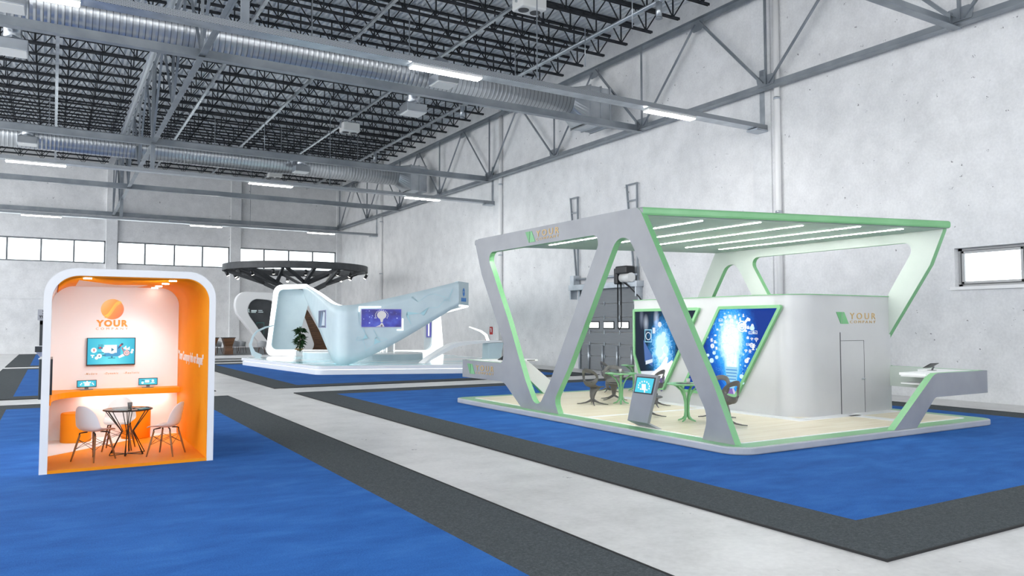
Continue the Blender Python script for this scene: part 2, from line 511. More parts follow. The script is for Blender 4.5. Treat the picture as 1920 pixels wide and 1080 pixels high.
jr = joist(3.95, 21.1, 13); jl = joist(-13.3, 3.62, 13)
for src, lab, grp in ((jr, 'dark open-web roof joist under the deck, in the bays next to the right wall', 'roof joists of the right bays'),
                      (jl, 'dark open-web roof joist under the deck, in the bays left of the inner lattice truss', 'roof joists of the left bays')):
    for i, y in enumerate(JY):
        o = src if i == 0 else copy_tree(src)
        o.location.y = y; o['label'] = lab; o['group'] = grp

# ---------------------------------------------------------------- lattice trusses along the hall
NB = [-1.85, 4.78] + [11.43, 18.12, 24.72, 31.34, 37.95, 44.54, 51.17, 57.85, 64.6]
NT_ = [1.45, 8.1, 14.75, 21.4, 28.02, 34.75, 41.25, 47.9, 54.5, 61.2]
def lattice(X, label, name='roof_truss', y0=-4.0, y1=64.9, w=0.17):
    t = thing(name, label, 'truss', (X, 30, 10.4)); of = Vector((X, 30, 10.4))
    zb, zt = 10.45, 13.93
    lo = MB(of)
    lo.span(X-0.008-w, X+0.008, y0, y1, zb-0.10, zb+0.02 - 0.10 + 0.0 + 0.0); lo.span(X-0.01, X+0.01, y0, y1, zb-0.10, zb+0.14)
    lo.span(X+0.012, X+w*0.6, y0, y1, zb-0.10, zb-0.08)
    lo.build('bottom_chord', M['steel'], t)
    up = MB(of)
    up.span(X-w, X+w*0.6, y0, y1, zt+0.04, zt+0.06); up.span(X-0.01, X+0.01, y0, y1, zt-0.14, zt+0.06)
    up.build('top_chord', M['steel'], t)
    def part(nm, fn):
        q = MB(of); fn(q); q.build(nm, M['steel'], t)
    def ang(q, a, c):
        q.bar(a, c, 0.018, 0.12, up=(1, 0, 0)) if False else None
        a = Vector(a); c = Vector(c); d = (c-a).normalized(); n = Vector((1, 0, 0)).cross(d)
        q.bar(a, c, 0.12, 0.014, up=(1, 0, 0)); q.bar(a + n*0.055 + Vector((-0.045, 0, 0)), c + n*0.055 + Vector((-0.045, 0, 0)), 0.014, 0.09, up=(1, 0, 0))
    for yb in NB:
        part('vertical_brace', lambda q: ang(q, (X-0.02, yb, zb+0.05), (X-0.02, yb, zt)))
        for yt in NT_:
            if abs(yt-yb) < 4: part('diagonal_brace', lambda q: ang(q, (X-0.02, yb + (0.12 if yt > yb else -0.12), zb+0.1), (X-0.02, yt - (0.12 if yt > yb else -0.12), zt-0.1)))
        fr = Fr((X-0.03, yb, zb), (0, 1, 0), (0, 0, 1))
        part('gusset_plate', lambda q: q.prism([(-0.34, 0.02), (0.34, 0.02), (0.40, 0.30), (0.28, 0.40), (-0.28, 0.40), (-0.40, 0.30)], fr, -0.012, 0.012))
    for yt in NT_:
        fr = Fr((X-0.03, yt, zt), (0, 1, 0), (0, 0, 1))
        part('gusset_plate', lambda q: q.prism([(-0.3, 0.0), (-0.34, -0.3), (-0.2, -0.42), (0.2, -0.42), (0.34, -0.3), (0.3, 0.0)], fr, -0.012, 0.012))
    return t
lattice(21.3, 'grey steel lattice truss running along the right concrete wall')
lattice(3.78, 'grey steel lattice truss crossing the hall under the roof, left of centre', w=0.12)

# ---------------------------------------------------------------- cross beams (angle sections)
CB = [(11.45, 'grey angle beam crossing at upper right, nearest of the cross beams, ending above the wall window'),
      (24.75, 'grey angle beam crossing just in front of the nearer round duct'),
      (37.98, 'grey angle beam crossing in front of the farther round duct'),
      (51.2, 'grey angle beam crossing behind the farther round duct'),
      (64.7, 'grey angle beam crossing closest to the far end wall')]
for y, lab in CB:
    t = thing('cross_beam', lab, 'beam', (4, y, 10.2), group='cross beams between the trusses'); of = t.location.copy()
    q = MB(of)
    q.span(-13.5, 21.35, y+0.18, y+0.20, 10.30, 10.62); q.span(-13.5, 21.35, y-0.05, y+0.20, 10.28, 10.30)
    q.build('angle_section', M['steel'], t, bevel=0.004)
    h = MB(of)
    for x in (3.78, 21.2):
        h.span(x-0.06, x+0.06, y+0.15, y+0.25, 10.3, 10.75)
    h.build('hanger_bracket', M['steel'], t)

# ---------------------------------------------------------------- bridging rails under the joists
RL = [(-4.1, 'r', 'leftmost pale bridging rail, cut by the left edge of the photo'), (-0.1, 'r', 'pale bridging rail running almost straight up at far left'), (6.45, 'r', 'pale bridging rail just right of the inner lattice truss'),
      (10.5, 'r', 'pale bridging rail with the brightest lit stretch, at mid roof'), (14.5, 'r', 'pale bridging rail that carries the white heater boxes'),
      (18.4, 'p', 'round pale conduit pipe with hanging sensors, nearest the right wall')]
for x, kind, lab in RL:
    q = MB((x, 25, 13.9))
    if kind == 'r':
        q.span(x-0.07, x+0.07, -6, 64.8, 13.95, 13.965); q.span(x-0.07, x-0.055, -6, 64.8, 13.95, 14.03)
    else:
        q.tube([(x, -6, 13.72), (x, 30, 13.72), (x, 64.8, 13.72)], 0.065, 12); q.tube([(x+0.17, -6, 13.75), (x+0.17, 64.8, 13.75)], 0.035, 8)
    o = q.build('bridging_rail' if kind == 'r' else 'conduit_pipe', M['steel_light']); o.location = (x, 25, 13.9)
    tag(o, lab, 'rail' if kind == 'r' else 'pipe')
for y, lab in ((20.4, 'small grey sensor can hanging from the conduit pipe near the top edge, nearest one'), (35.8, 'small grey sensor can hanging from the conduit pipe below the nearer cross beam'), (48.6, 'small grey sensor can hanging from the conduit pipe, farthest one')):
    t = thing('sensor_can', lab, 'sensor', (18.4, y, 13.66), group='sensor cans on the conduit pipe')
    q = MB(t.location); q.cyl((18.4, y, 13.68), (18.4, y, 13.10), 0.11, 14); q.build('body', M['steel_light'], t)
    q = MB(t.location); q.cyl((18.4, y, 13.10), (18.4, y, 13.06), 0.13, 14); q.build('rim', M['steel'], t)
# thin hanging rods
for (x, y, lab) in ((18.0, 24.3, 'thin threaded rod hanging beside the conduit pipe over the nearer tray'), (17.0, 20.2, 'thin threaded rod hanging from a joist near the top middle'), (10.4, 45.5, 'thin threaded rod hanging above the far round duct')):
    q = MB((x, y, 14)); q.cyl((x, y, 14.0), (x, y, 12.4), 0.02, 6); o = q.build('hanging_rod', M['steel_light']); o.location = (x, y, 14.0); tag(o, lab, 'rod')

# ---------------------------------------------------------------- cable trays and linear lamps
LX = [(-1.85, 0.35), (8.0, 10.1), (16.15, 18.2)]
TR = [(-1.2, 'behind'), (18.35, 'nearest'), (37.9, 'middle'), (56.3, 'farthest')]  # row behind the viewer is added to light the near floor
lab_lamp = {(-1.2, 0): 'unseen linear lamp added behind the viewer, on the left of its tray', (-1.2, 1): 'unseen linear lamp added behind the viewer, in the middle of its tray', (-1.2, 2): 'unseen linear lamp added behind the viewer, next to the right wall', (18.35, 1): 'bright linear lamp on the nearest cable tray, hanging before the round duct', (18.35, 2): 'bright linear lamp at the wall end of the nearest cable tray', (18.35, 0): 'linear lamp on the nearest cable tray, just cut by the top edge',
            (37.9, 0): 'linear lamp at far left under the farther round duct', (37.9, 1): 'linear lamp in the middle of the second cable tray', (37.9, 2): 'linear lamp at the wall end of the second cable tray',
            (56.3, 0): 'linear lamp at far left above the window strip', (56.3, 1): 'linear lamp in the middle of the farthest cable tray', (56.3, 2): 'linear lamp at the wall end of the farthest cable tray'}
for y, wd in TR:
    t = thing('cable_tray', {'behind': 'unseen perforated grey cable tray added behind the viewer for extra lamps', 'nearest': 'perforated grey cable tray crossing nearest the camera, below the first duct', 'middle': 'perforated grey cable tray below the farther round duct', 'farthest': 'perforated grey cable tray just above the far window strip'}[wd], 'cable tray', (4, y, 9.0), group='cable trays with lamps')
    of = t.location.copy()
    q = MB(of); q.span(-13, XW-0.02, y, y+0.42, 9.02, 9.035); q.build('tray_bottom', M['steel_light'], t)
    q = MB(of); q.span(-13, XW-0.02, y-0.012, y, 9.02, 9.17); q.span(-13, XW-0.02, y+0.42, y+0.432, 9.02, 9.17); q.build('tray_side', M['perf'], t)
    q = MB(of); q.span(XW-0.62, XW+0.0, y-0.03, y+0.45, 8.93, 9.0); q.span(XW-0.09, XW-0.062, y+0.1, y+0.3, 9.0, 11.2); q.build('wall_bracket', M['steel_light'], t)
    q = MB(of)
    for x in (3.74,): q.span(x-0.09, x+0.09, y+0.12, y+0.28, 9.03, 13.9)
    for x in (-4.6, 12.0): q.span(x-0.015, x+0.015, y+0.2, y+0.22, 9.03, 14.0)
    q.build('hanger', M['steel'], t)
    for i, (x0, x1) in enumerate(LX):
        l = thing('linear_lamp', lab_lamp[y, i], 'lamp', ((x0+x1)/2, y+0.2, 9.02), group='linear lamps on the cable trays'); lo = l.location.copy()
        q = MB(lo); q.span(x0, x1, y+0.05, y+0.35, 8.95, 9.02); q.build('housing', M['unit_white'], l, bevel=0.008)
        q = MB(lo); q.span(x0+0.02, x1-0.02, y+0.07, y+0.33, 8.925, 8.95); q.build('diffuser', M['lamp'], l)

# ---------------------------------------------------------------- round ducts
def spiral():
    m = mat('spiral_duct', (0.52, 0.55, 0.58), 0.28, 0.85); n = NT(m)
    v = n.coord(); s = n.add('ShaderNodeSeparateXYZ'); n.lk(v, s.inputs[0])
    f = n.math('FRACT', n.math('MULTIPLY', s.outputs['X'], 5.4))
    line = n.math('GREATER_THAN', f, 0.86)
    n.color(n.mix(line, (0.56, 0.585, 0.61), (0.20, 0.215, 0.235)))
    n.bump(n.math('ABSOLUTE', n.math('SUBTRACT', f, 0.5)), 0.5, 0.03)
    return m
M['spiral'] = spiral()
def duct(y, label, end=19.0):
    t = thing('round_duct', label, 'duct', (4, y, 11.83), group='round ventilation ducts'); of = t.location.copy()
    z = 11.83; r = 0.64
    q = MB(of); q.tube([(-13.5, y, z), (0, y, z), (10, y, z), (end, y, z)], r, 40, True); q.build('spiral_tube', M['spiral'], t)
    # square-to-round transition and wall box
    q = MB(of); n = 40; A = []; B = []
    for k in range(n):
        a = k*2*PI/n; A.append((end, y+r*math.cos(a), z+r*math.sin(a)))
        m = max(abs(math.cos(a)), abs(math.sin(a))); B.append((end+0.75, y+0.72*math.cos(a)/m, z-0.15+0.8*math.sin(a)/m))
    q.grid([A, B], closev=True, smooth=False); q.build('transition_piece', M['galv'], t)
    q = MB(of); q.span(end+0.75, 20.9, y-0.72, y+0.72, z-1.0, z+0.65); q.build('wall_box', M['galv'], t, bevel=0.02)
    q = MB(of)
    for x in (end+0.78, end+1.35, 20.85): q.span(x-0.03, x+0.03, y-0.76, y+0.76, z-1.04, z+0.69)
    q.build('flange', M['galv'], t)
    q = MB(of)
    for x in (-8.0, -4.4, -0.4, 7.8, 11.6, 16.4):
        q.span(x-0.02, x+0.02, y-0.01, y+0.01, z+r-0.02, 14.0)
    q.build('hanger_strap', M['steel'], t)
    return t
duct(27.05, 'nearer large round spiral duct crossing under the roof'); duct(46.4, 'farther large round spiral duct crossing under the roof')
def diffuser(x, y, z, s, label):
    """air outlet: elbow from the duct and a square box"""
    t = thing('air_outlet', label, 'air outlet', (x, y, z), group='air outlets on the round ducts'); of = t.location.copy()
    q = MB(of); q.tube([(x, y-s*0.05+s*0.85, z+0.62), (x, y+s*0.35, z+0.62), (x, y+s*0.1, z+0.5), (x, y, z+0.3), (x, y, z+0.1)], 0.26, 18); q.build('elbow', M['galv'], t)
    q = MB(of); q.box((x, y, z-0.12), (0.86, 0.86, 0.34)); 
    q.lathe((x, y, z), [(0.5, 0.06), (0.3, 0.2)], 4)
    q.build('outlet_box', M['galv'], t, bevel=0.015)
    q = MB(of); q.box((x, y, z-0.30), (0.78, 0.78, 0.03)); q.build('grille', M['unit_white'], t)
    return t
for i, x in enumerate((12.45, -1.3)):
    nm = 'near the middle of the photo' if i == 0 else 'at the left edge'
    diffuser(x, 25.75, 11.42, 1, 'grey box air outlet in front of the nearer duct, %s' % nm)
    diffuser(x, 28.6, 11.0, -1, 'grey box air outlet hanging behind the nearer duct, %s' % nm)
    diffuser(x, 45.1, 11.42, 1, 'grey box air outlet in front of the farther duct, %s' % nm)
# white heater boxes
def heater(x, y, label):
    t = thing('heater_box', label, 'heater', (x, y, 13.35), group='white heater boxes under the roof'); of = t.location.copy()
    q = MB(of); q.box((x, y, 13.35), (1.0, 0.75, 0.52)); q.build('casing', M['unit_white'], t, bevel=0.06, seg=3)
    q = MB(of)
    for s in (-1, 1): q.cyl((x+s*0.24, y, 13.09), (x+s*0.24, y, 13.07), 0.19, 18)
    q.build('fan_opening', M['dark_grey'], t)
    q = MB(of)
    for s in (-1, 1): q.bar((x+s*0.53, y, 13.3), (x+s*0.53, y, 13.75), 0.04, 0.1)
    q.bar((x-0.55, y, 13.75), (x+0.55, y, 13.75), 0.1, 0.03); q.cyl((x, y, 13.76), (x, y, 14.0), 0.02, 6)
    q.build('bracket', M['steel_light'], t)
heater(14.1, 22.3, 'white heater box cut by the top edge of the photo'); heater(14.35, 42.0, 'white heater box hanging mid roof between the two ducts'); heater(14.0, 57.8, 'white heater box seen below the farther duct')
# downpipes on the right wall
for y, lab in ((17.85, 'white vertical pipe on the right wall behind the green booth'), (37.1, 'white vertical pipe on the right wall near the fire extinguisher'), (55.4, 'white vertical pipe on the right wall nearest the far corner')):
    t = thing('wall_pipe', lab, 'pipe', (XW-0.14, y, 0), group='vertical pipes on the right wall'); of = t.location.copy()
    q = MB(of); q.cyl((XW-0.14, y, 0.0), (XW-0.14, y, 14.9), 0.10, 20); q.build('tube', M['sign_white'], t)
    q = MB(of)
    for z in (2.2, 6.0, 10.0): q.cyl((XW-0.14, y, z-0.04), (XW-0.14, y, z+0.04), 0.115, 20); q.box((XW-0.03, y, z), (0.1, 0.06, 0.06))
    q.build('clamp', M['steel_light'], t)

# ---------------------------------------------------------------- roll-up door
e = bpy.data.objects.new('door_1', None); link(e); e.location = (XW, 27.4, 0); struct(e, 'grey sectional roll-up door in the right wall')
of = e.location.copy(); DX = XW-0.10; Y0, Y1 = 25.35, 29.5
zs = [0.0, 0.65, 1.22, 1.75, 2.42, 3.05, 3.75]
for i in range(6):
    q = MB(of); q.span(DX, DX+0.06, Y0, Y1, zs[i]+0.012, zs[i+1]-0.012)
    p = struct(q.build('door_panel', M['door_grey'], e, bevel=0.012))
    h = MB(of)
    for y in (25.6, 26.6, 27.7, 28.8): h.box((DX-0.02, y, zs[i+1]), (0.03, 0.06, 0.16))
    if i < 5: struct(h.build('hinge', M['steel_light'], p))
for (y0, y1) in ((25.96-0.0, 26.75), (27.0, 27.78), (28.08, 28.86)):
    q = MB(of); q.span(DX-0.02, DX+0.0, y0, y1, 1.90, 2.25)
    f = struct(q.build('door_window_frame', M['black'], e))
    q = MB(of); q.span(DX-0.03, DX-0.015, y0+0.05, y1-0.05, 1.95, 2.20); struct(q.build('door_window_pane', mat('lit_pane', (0.9, 0.95, 1), 0.2, emit=(0.95, 0.98, 1), es=2.0), f))
q = MB(of)
for y in (Y0-0.1, Y1+0.1): q.span(XW-0.16, XW, y-0.06, y+0.06, 0, 3.9)
struct(q.build('door_track', M['steel_light'], e))
for y in (25.75, 26.75, 27.8, 28.85): 
    q = MB(of); q.cyl((DX-0.06, y, 0.02), (DX-0.06, y, 1.15), 0.05, 10); struct(q.build('door_stiffener', M['steel_light'], e))
q = MB(of); q.span(XW-0.42, XW, 25.1, 30.1, 3.72, 3.98); q.box((XW-0.2, 30.0, 3.55), (0.4, 0.06, 0.5)); q.box((XW-0.2, 25.2, 3.55), (0.4, 0.06, 0.5))
struct(q.build('header_channel', M['steel_light'], e, bevel=0.01))
q = MB(of)
for y in (25.9, 28.0, 29.8): q.box((XW-0.25, y, 4.2), (0.35, 0.3, 0.45))
q.cyl((XW-0.25, 25.3, 4.25), (XW-0.25, 29.9, 4.25), 0.05, 10)
struct(q.build('roller_shaft', M['steel_light'], e))
q = MB(of)
for ya, yb in ((30.31, 29.72), (26.06, 25.36)):
    q.bar((XW-0.12, ya, 8.25), (XW-0.12, ya-0.5, 4.0), 0.05, 0.09); q.bar((XW-0.12, yb, 8.25), (XW-0.12, yb, 4.0), 0.05, 0.09)
    for z in (8.22, 7.5): q.bar((XW-0.12, ya-(8.25-z)*0.11, z), (XW-0.12, yb, z), 0.05, 0.06)
struct(q.build('lift_track', M['steel'], e))
q = MB(of); q.box((XW-0.5, 25.75, 4.45), (0.5, 0.75, 0.34)); q.box((XW-0.5, 26.2, 4.2), (0.35, 0.25, 0.7)); struct(q.build('motor_housing', M['black'], e, bevel=0.05))
q = MB(of); q.cyl((XW-0.5, 25.3, 4.12), (XW-0.5, 25.95, 4.12), 0.2, 16); struct(q.build('motor_drum', M['unit_white'], e))
q = MB(of)
q.tube([(XW-0.5, 26.25, 3.9), (XW-0.5, 26.25, 2.0), (XW-0.5, 26.15, 1.9), (XW-0.5, 26.02, 2.0), (XW-0.5, 26.02, 3.9)], 0.03, 8)
q.tube([(XW-0.5, 26.0, 4.0), (XW-0.45, 25.5, 3.7), (XW-0.3, 25.1, 3.3), (XW-0.1, 24.9, 2.9), (XW-0.06, 24.88, 1.2)], 0.03, 8)
struct(q.build('pull_chain', M['black'], e))
# fire extinguisher and its sign
t = thing('fire_extinguisher', 'red fire extinguisher on the right wall beside the white pipe', 'fire extinguisher', (XW-0.12, 38.6, 0.62)); of = t.location.copy()
q = MB(of); q.lathe((XW-0.14, 38.6, 0.62), [(0.10, 0), (0.12, 0.03), (0.12, 0.55), (0.09, 0.64), (0.04, 0.70)], 20); q.build('cylinder', M['red'], t)
q = MB(of); q.cyl((XW-0.14, 38.6, 1.30), (XW-0.14, 38.6, 1.40), 0.03, 10); q.bar((XW-0.14, 38.6, 1.40), (XW-0.14, 38.78, 1.50), 0.03, 0.03); q.bar((XW-0.14, 38.6, 1.38), (XW-0.14, 38.75, 1.40), 0.03, 0.02); q.build('valve', M['black'], t)
q = MB(of); q.tube([(XW-0.14, 38.55, 1.36), (XW-0.2, 38.46, 1.2), (XW-0.26, 38.45, 0.9), (XW-0.26, 38.5, 0.75)], 0.018, 8); q.build('hose', M['black'], t)
q = MB(of); q.box((XW-0.01, 38.6, 1.0), (0.03, 0.1, 0.4)); q.build('wall_bracket', M['steel'], t)
t = thing('extinguisher_sign', 'small red safety sign on the wall above the extinguisher', 'sign', (XW-0.02, 38.35, 1.55)); of = t.location.copy()
q = MB(of); q.box((XW-0.012, 38.35, 1.75), (0.02, 0.36, 0.44)); q.build('plate', M['red'], t)
q = MB(of); q.box((XW-0.026, 38.35, 1.78), (0.008, 0.08, 0.24)); q.box((XW-0.026, 38.43, 1.86), (0.008, 0.1, 0.03)); q.build('symbol', M['sign_white'], t)

# ---------------------------------------------------------------- carpets
def carpet_thing(x0, x1, y0, y1, label, bw=1.0):
    t = thing('exhibition_carpet', label, 'carpet', ((x0+x1)/2, (y0+y1)/2, 0)); of = t.location.copy()
    q = MB(of); q.span(x0+bw, x1-bw, y0+bw, y1-bw, 0.001, 0.016); f = q.build('blue_field', M['blue'], t); f['label'] = 'bright blue field'
    q = MB(of)
    q.span(x0, x1, y0, y0+bw, 0.001, 0.015); q.span(x0, x1, y1-bw, y1, 0.001, 0.015); q.span(x0, x0+bw, y0+bw, y1-bw, 0.001, 0.015); q.span(x1-bw, x1, y0+bw, y1-bw, 0.001, 0.015)
    f = q.build('grey_border', M['greypile'], t); f['label'] = 'dark grey border'
    q = MB(of); e_ = 0.02
    q.span(x0-e_, x0, y0-e_, y1+e_, 0.0, 0.022); q.span(x1, x1+e_, y0-e_, y1+e_, 0.0, 0.022); q.span(x0, x1, y0-e_, y0, 0.0, 0.022); q.span(x0, x1, y1, y1+e_, 0.0, 0.022)
    f = q.build('edging', M['edge_black'], t); f['label'] = 'thin black edging'
    return t
carpet_thing(6.4, 19.6, 4.2, 23.58, 'large blue carpet with grey border under the green booth')
carpet_thing(-1.92, 4.45, -3.0, 23.62, 'blue carpet with grey border under the orange booth at left')
carpet_thing(6.3, 19.6, 25.6, 43.0, 'blue carpet with grey border under the white wave booth')
carpet_thing(-1.92, 4.45, 25.55, 43.1, 'blue carpet with grey border behind the orange booth')
carpet_thing(6.3, 19.6, 45.0, 63.6, 'blue carpet under the leaf booth at the far end')
carpet_thing(-1.92, 4.45, 45.0, 63.6, 'blue carpet with grey border under the dark kiosk tower')
# ================================================================== ORANGE BOOTH
M['orange'] = noisy('orange_laminate', (0.84, 0.27, 0.008), (0.88, 0.30, 0.012), 1.5, 0.5, spec=0.15)
M['booth_white'] = noisy('booth_white_laminate', (0.73, 0.74, 0.755), (0.77, 0.775, 0.785), 1.2, 0.45)
M['wall_white'] = mat('booth_wall_white', (0.80, 0.79, 0.785), 0.5)
M['logo_orange'] = mat('logo_orange', (0.80, 0.26, 0.015), 0.45)
M['logo_amber'] = mat('logo_amber', (0.84, 0.52, 0.06), 0.45)
M['tag_orange'] = mat('tagline_orange', (0.62, 0.33, 0.15), 0.5)
M['wood'] = noisy('chair_beech', (0.20, 0.085, 0.03), (0.33, 0.15, 0.06), 8.0, 0.45, 0.0, (4, 4, 0.4))
M['wire'] = mat('black_wire', (0.03, 0.022, 0.018), 0.4, 0.3)
M['cup_grey'] = mat('cup_grey', (0.15, 0.155, 0.16), 0.45)
M['cup_pale'] = mat('cup_pale', (0.48, 0.47, 0.45), 0.5)
M['downlight'] = mat('downlight_lens', (1, 0.96, 0.88), 0.4, emit=(1.0, 0.95, 0.86), es=14.0)
M['dk'] = mat('bezel_dark', (0.012, 0.02, 0.026), 0.3)
def emis(name, col, s=1.0):
    return mat(name, (0.02, 0.02, 0.02), 0.4, emit=col, es=s)
M['e_white'] = emis('pixel_white', (0.95, 0.97, 0.97), 1.0)
M['e_navy'] = emis('pixel_navy', (0.005, 0.06, 0.16), 0.9)
M['e_teal'] = emis('pixel_teal', (0.01, 0.20, 0.33), 1.0)
M['e_red'] = emis('pixel_red', (0.72, 0.05, 0.05), 0.9)
M['e_blue'] = emis('pixel_blue', (0.03, 0.33, 0.62), 1.0)

def cyan_screen(name):
    m = mat(name, (0.01, 0.05, 0.06), 0.25); n = NT(m)
    tcn = n.add('ShaderNodeTexCoord'); s = n.add('ShaderNodeSeparateXYZ'); n.lk(tcn.outputs['Generated'], s.inputs[0])
    dx = n.math('ABSOLUTE', n.math('SUBTRACT', s.outputs['X'], 0.5))
    c = n.ramp(dx, [(0.1, (0.15, 0.80, 0.90)), (0.5, (0.02, 0.42, 0.62))])
    c = n.mix(n.math('MULTIPLY', s.outputs['Z'], 0.55), c, (0.03, 0.50, 0.68))
    n.lk(c, n.b.inputs['Emission Color']); n.b.inputs['Emission Strength'].default_value = 1.0
    return m
M['cyan'] = cyan_screen('cyan_display')

def ring(cx, cy, r0, r1, n=20, a0=0, a1=2*PI):
    return [(cx+r1*math.cos(a0+(a1-a0)*i/n), cy+r1*math.sin(a0+(a1-a0)*i/n)) for i in range(n+1)] + [(cx+r0*math.cos(a1-(a1-a0)*i/n), cy+r0*math.sin(a1-(a1-a0)*i/n)) for i in range(n+1)]
def rect(x0, y0, x1, y1): return [(x0, y0), (x1, y0), (x1, y1), (x0, y1)]
def art(shapes, name, mats, fr, parent, off, t0=0.0, dt=0.0012):
    """flat coloured shapes of a printed or displayed picture; later shapes lie a hair above earlier ones"""
    q = MB(off)
    for i, (pts, mi) in enumerate(shapes):
        q.prism(pts, fr, t0, t0+dt*(1+i*0.35), mi)
    return q.build(name, mats, parent)

OX0, OX1, OY0, OY1 = -0.112, 2.17, 12.55, 15.92
IX0, IX1, IZ = -0.012, 2.078, 2.80
t = thing('exhibition_booth', 'small white-framed booth with orange inside, standing on blue carpet at left', 'booth', (1.03, 14.2, 0.016)); OB = t; of = t.location.copy()
def arch(x0, x1, zt, r, z0=0.016):
    p = fillet([(x0, z0), (x0, zt, r), (x1, zt, r), (x1, z0)], 12)
    return p  # left foot, up, over, right foot
outer = arch(OX0, OX1, 2.905, 0.40); inner = arch(IX0, IX1, IZ, 0.34)
fr = Fr((0, OY0, 0), (1, 0, 0), (0, 0, 1))       # normal = -Y
q = MB(of)
A = [[q.V(fr.p(u, v, tt)) for u, v in outer] for tt in (0, -(OY1-OY0))]
B = [[q.V(fr.p(u, v, tt)) for u, v in inner] for tt in (0, -(OY1-OY0))]
n = len(outer); m_ = len(inner)
for i in range(n-1): q.face([A[0][i], A[0][i+1], A[1][i+1], A[1][i]], 0, True)
for i in range(m_-1): q.face([B[0][i], B[1][i], B[1][i+1], B[0][i+1]], 0, True)
for k in (0, 1):
    for i in range(n-1): q.face([A[k][i], A[k][i+1], B[k][i+1], B[k][i]])
q.face([A[0][0], B[0][0], B[1][0], A[1][0]]); q.face([A[0][-1], A[1][-1], B[1][-1], B[0][-1]])
o = q.build('outer_frame', M['booth_white'], t); o['label'] = 'white rounded outer frame'
for p in o.data.polygons: p.use_smooth = abs(p.normal.y) < 0.5 and (0.02 < abs(p.normal.z) < 0.999)
# orange lining (right wall, ceiling, left arc)
lin = arch(IX0+0.001, IX1-0.001, IZ-0.001, 0.34, 0.06)[6:]
lin2 = arch(IX0+0.012, IX1-0.012, IZ-0.012, 0.33, 0.06)[6:]
q = MB(of); Y0l, Y1l = OY0+0.02, 15.8
a0 = [q.V((u, Y0l, v)) for u, v in lin2]; a1 = [q.V((u, Y1l, v)) for u, v in lin2]
c0 = [q.V((u, Y0l, v)) for u, v in lin]; c1 = [q.V((u, Y1l, v)) for u, v in lin]
for i in range(len(lin)-1):
    q.face([a0[i], a0[i+1], a1[i+1], a1[i]], 0, True); q.face([a0[i], c0[i], c0[i+1], a0[i+1]]); q.face([c0[i], c1[i], c1[i+1], c0[i+1]], 0, True)
o = q.build('inner_lining', M['orange'], t); o['label'] = 'orange lining of side wall and ceiling'
q = MB(of); q.span(IX0, IX1, OY0+0.005, 15.8, 0.017, 0.062); o = q.build('floor_plinth', M['orange'], t); o['label'] = 'orange raised floor'
q = MB(of); q.span(IX0, IX1, 15.80, 15.86, 0.02, 2.80); o = q.build('back_wall', M['wall_white'], t)
fz = Fr((0, 0, 0.062), (1, 0, 0), (0, 1, 0))
q = MB(of); q.prism([(IX0, 13.92), (1.34, 15.27), (1.95, 15.66), (IX1, 15.70), (IX1, 15.8), (IX0, 15.8)], fz, 0.0, 0.003); o = q.build('floor_inlay', M['wall_white'], t); o['label'] = 'white floor inlay at the back'
fc = Fr((0, 0, IZ-0.012), (1, 0, 0), (0, -1, 0))
q = MB(of); q.prism([(0.0+0.34, -13.35), (0.34, -13.6), (0.92, -14.95), (1.42, -14.82), (1.30, -15.8), (0.0+0.34, -15.8)], fc, 0.0, 0.004); q.build('ceiling_inlay', M['wall_white'], t)
# counter
cut = [(IX0+0.003, 15.799), (IX1-0.014, 15.799), (IX1-0.014, 15.40), (0.72, 15.40)] + [(0.012+0.708*(1-math.sin(a*PI/24)), 14.1+1.30*math.cos(a*PI/24)**0.6) for a in range(1, 12)] + [(0.010, 13.9), (IX0+0.003, 13.9)]
q = MB(of); q.prism(cut, Fr((0, 0, 0.84), (1, 0, 0), (0, 1, 0)), 0.0, 0.10); o = q.build('counter', M['orange'], t, bevel=0.006); o['label'] = 'orange counter shelf along the back'
q = MB(of); q.span(0.5, 1.9, 15.62, 15.67, 0.828, 0.839); q.build('counter_light', mat('counter_lamp', (1, 1, 1), 0.5, emit=(0.96, 0.98, 1.0), es=26.0), t)
# logo
fb = Fr((0.94, 15.80, 2.38), (1, 0, 0), (0, 0, 1))
def sphere_print():
    m = mat('logo_disc', (0.85, 0.35, 0.03), 0.4); n = NT(m)
    tcn = n.add('ShaderNodeTexCoord'); s = n.add('ShaderNodeSeparateXYZ'); n.lk(tcn.outputs['Generated'], s.inputs[0])
    d = n.math('ADD', n.math('MULTIPLY', s.outputs['X'], 0.55), n.math('MULTIPLY', n.math('SUBTRACT', 1.0, s.outputs['Z']), 0.5))
    n.color(n.ramp(d, [(0.1, (0.92, 0.68, 0.25)), (0.4, (0.88, 0.42, 0.05)), (0.9, (0.72, 0.14, 0.015))]))
    return m
M['logo_disc'] = sphere_print()
q = MB(of); q.prism(circ(0, 0, 0.187, 40), fb, 0.0, 0.006); lg = q.build('logo_emblem', M['logo_disc'], t); lg['label'] = 'round orange emblem with a lighter wave'
def swoosh(w0, w1, sh):
    top = []; bot = []
    for i in range(21):
        f = i/20; x = -0.135 + 0.275*f; g_ = f*f*f*(f*(f*6-15)+10); y = -0.125 + 0.26*g_ + sh
        wv = w0 + (w1-w0)*f; wv *= math.sin(PI*(0.12+0.76*f))
        top.append((x-0.012, y+wv)); bot.append((x+0.012, y-wv))
    return top + bot[::-1]
sh = [(swoosh(0.016, 0.03, 0.0), 0), (swoosh(0.006, 0.008, -0.034), 1)]
art(sh, 'emblem_wave', [mat('wave_yellow', (0.93, 0.60, 0.05), 0.4), mat('wave_amber', (0.9, 0.50, 0.06), 0.4)], fb, lg, of, 0.0062)
ft = Fr((0.68, 15.80, 2.07), (1, 0, 0), (0, 0, 1))
text('lettering', 'YOUR', ft, 0.155, M['logo_orange'], t, 0.008, bold=0.008, space=1.25, off=of, width=0.52)
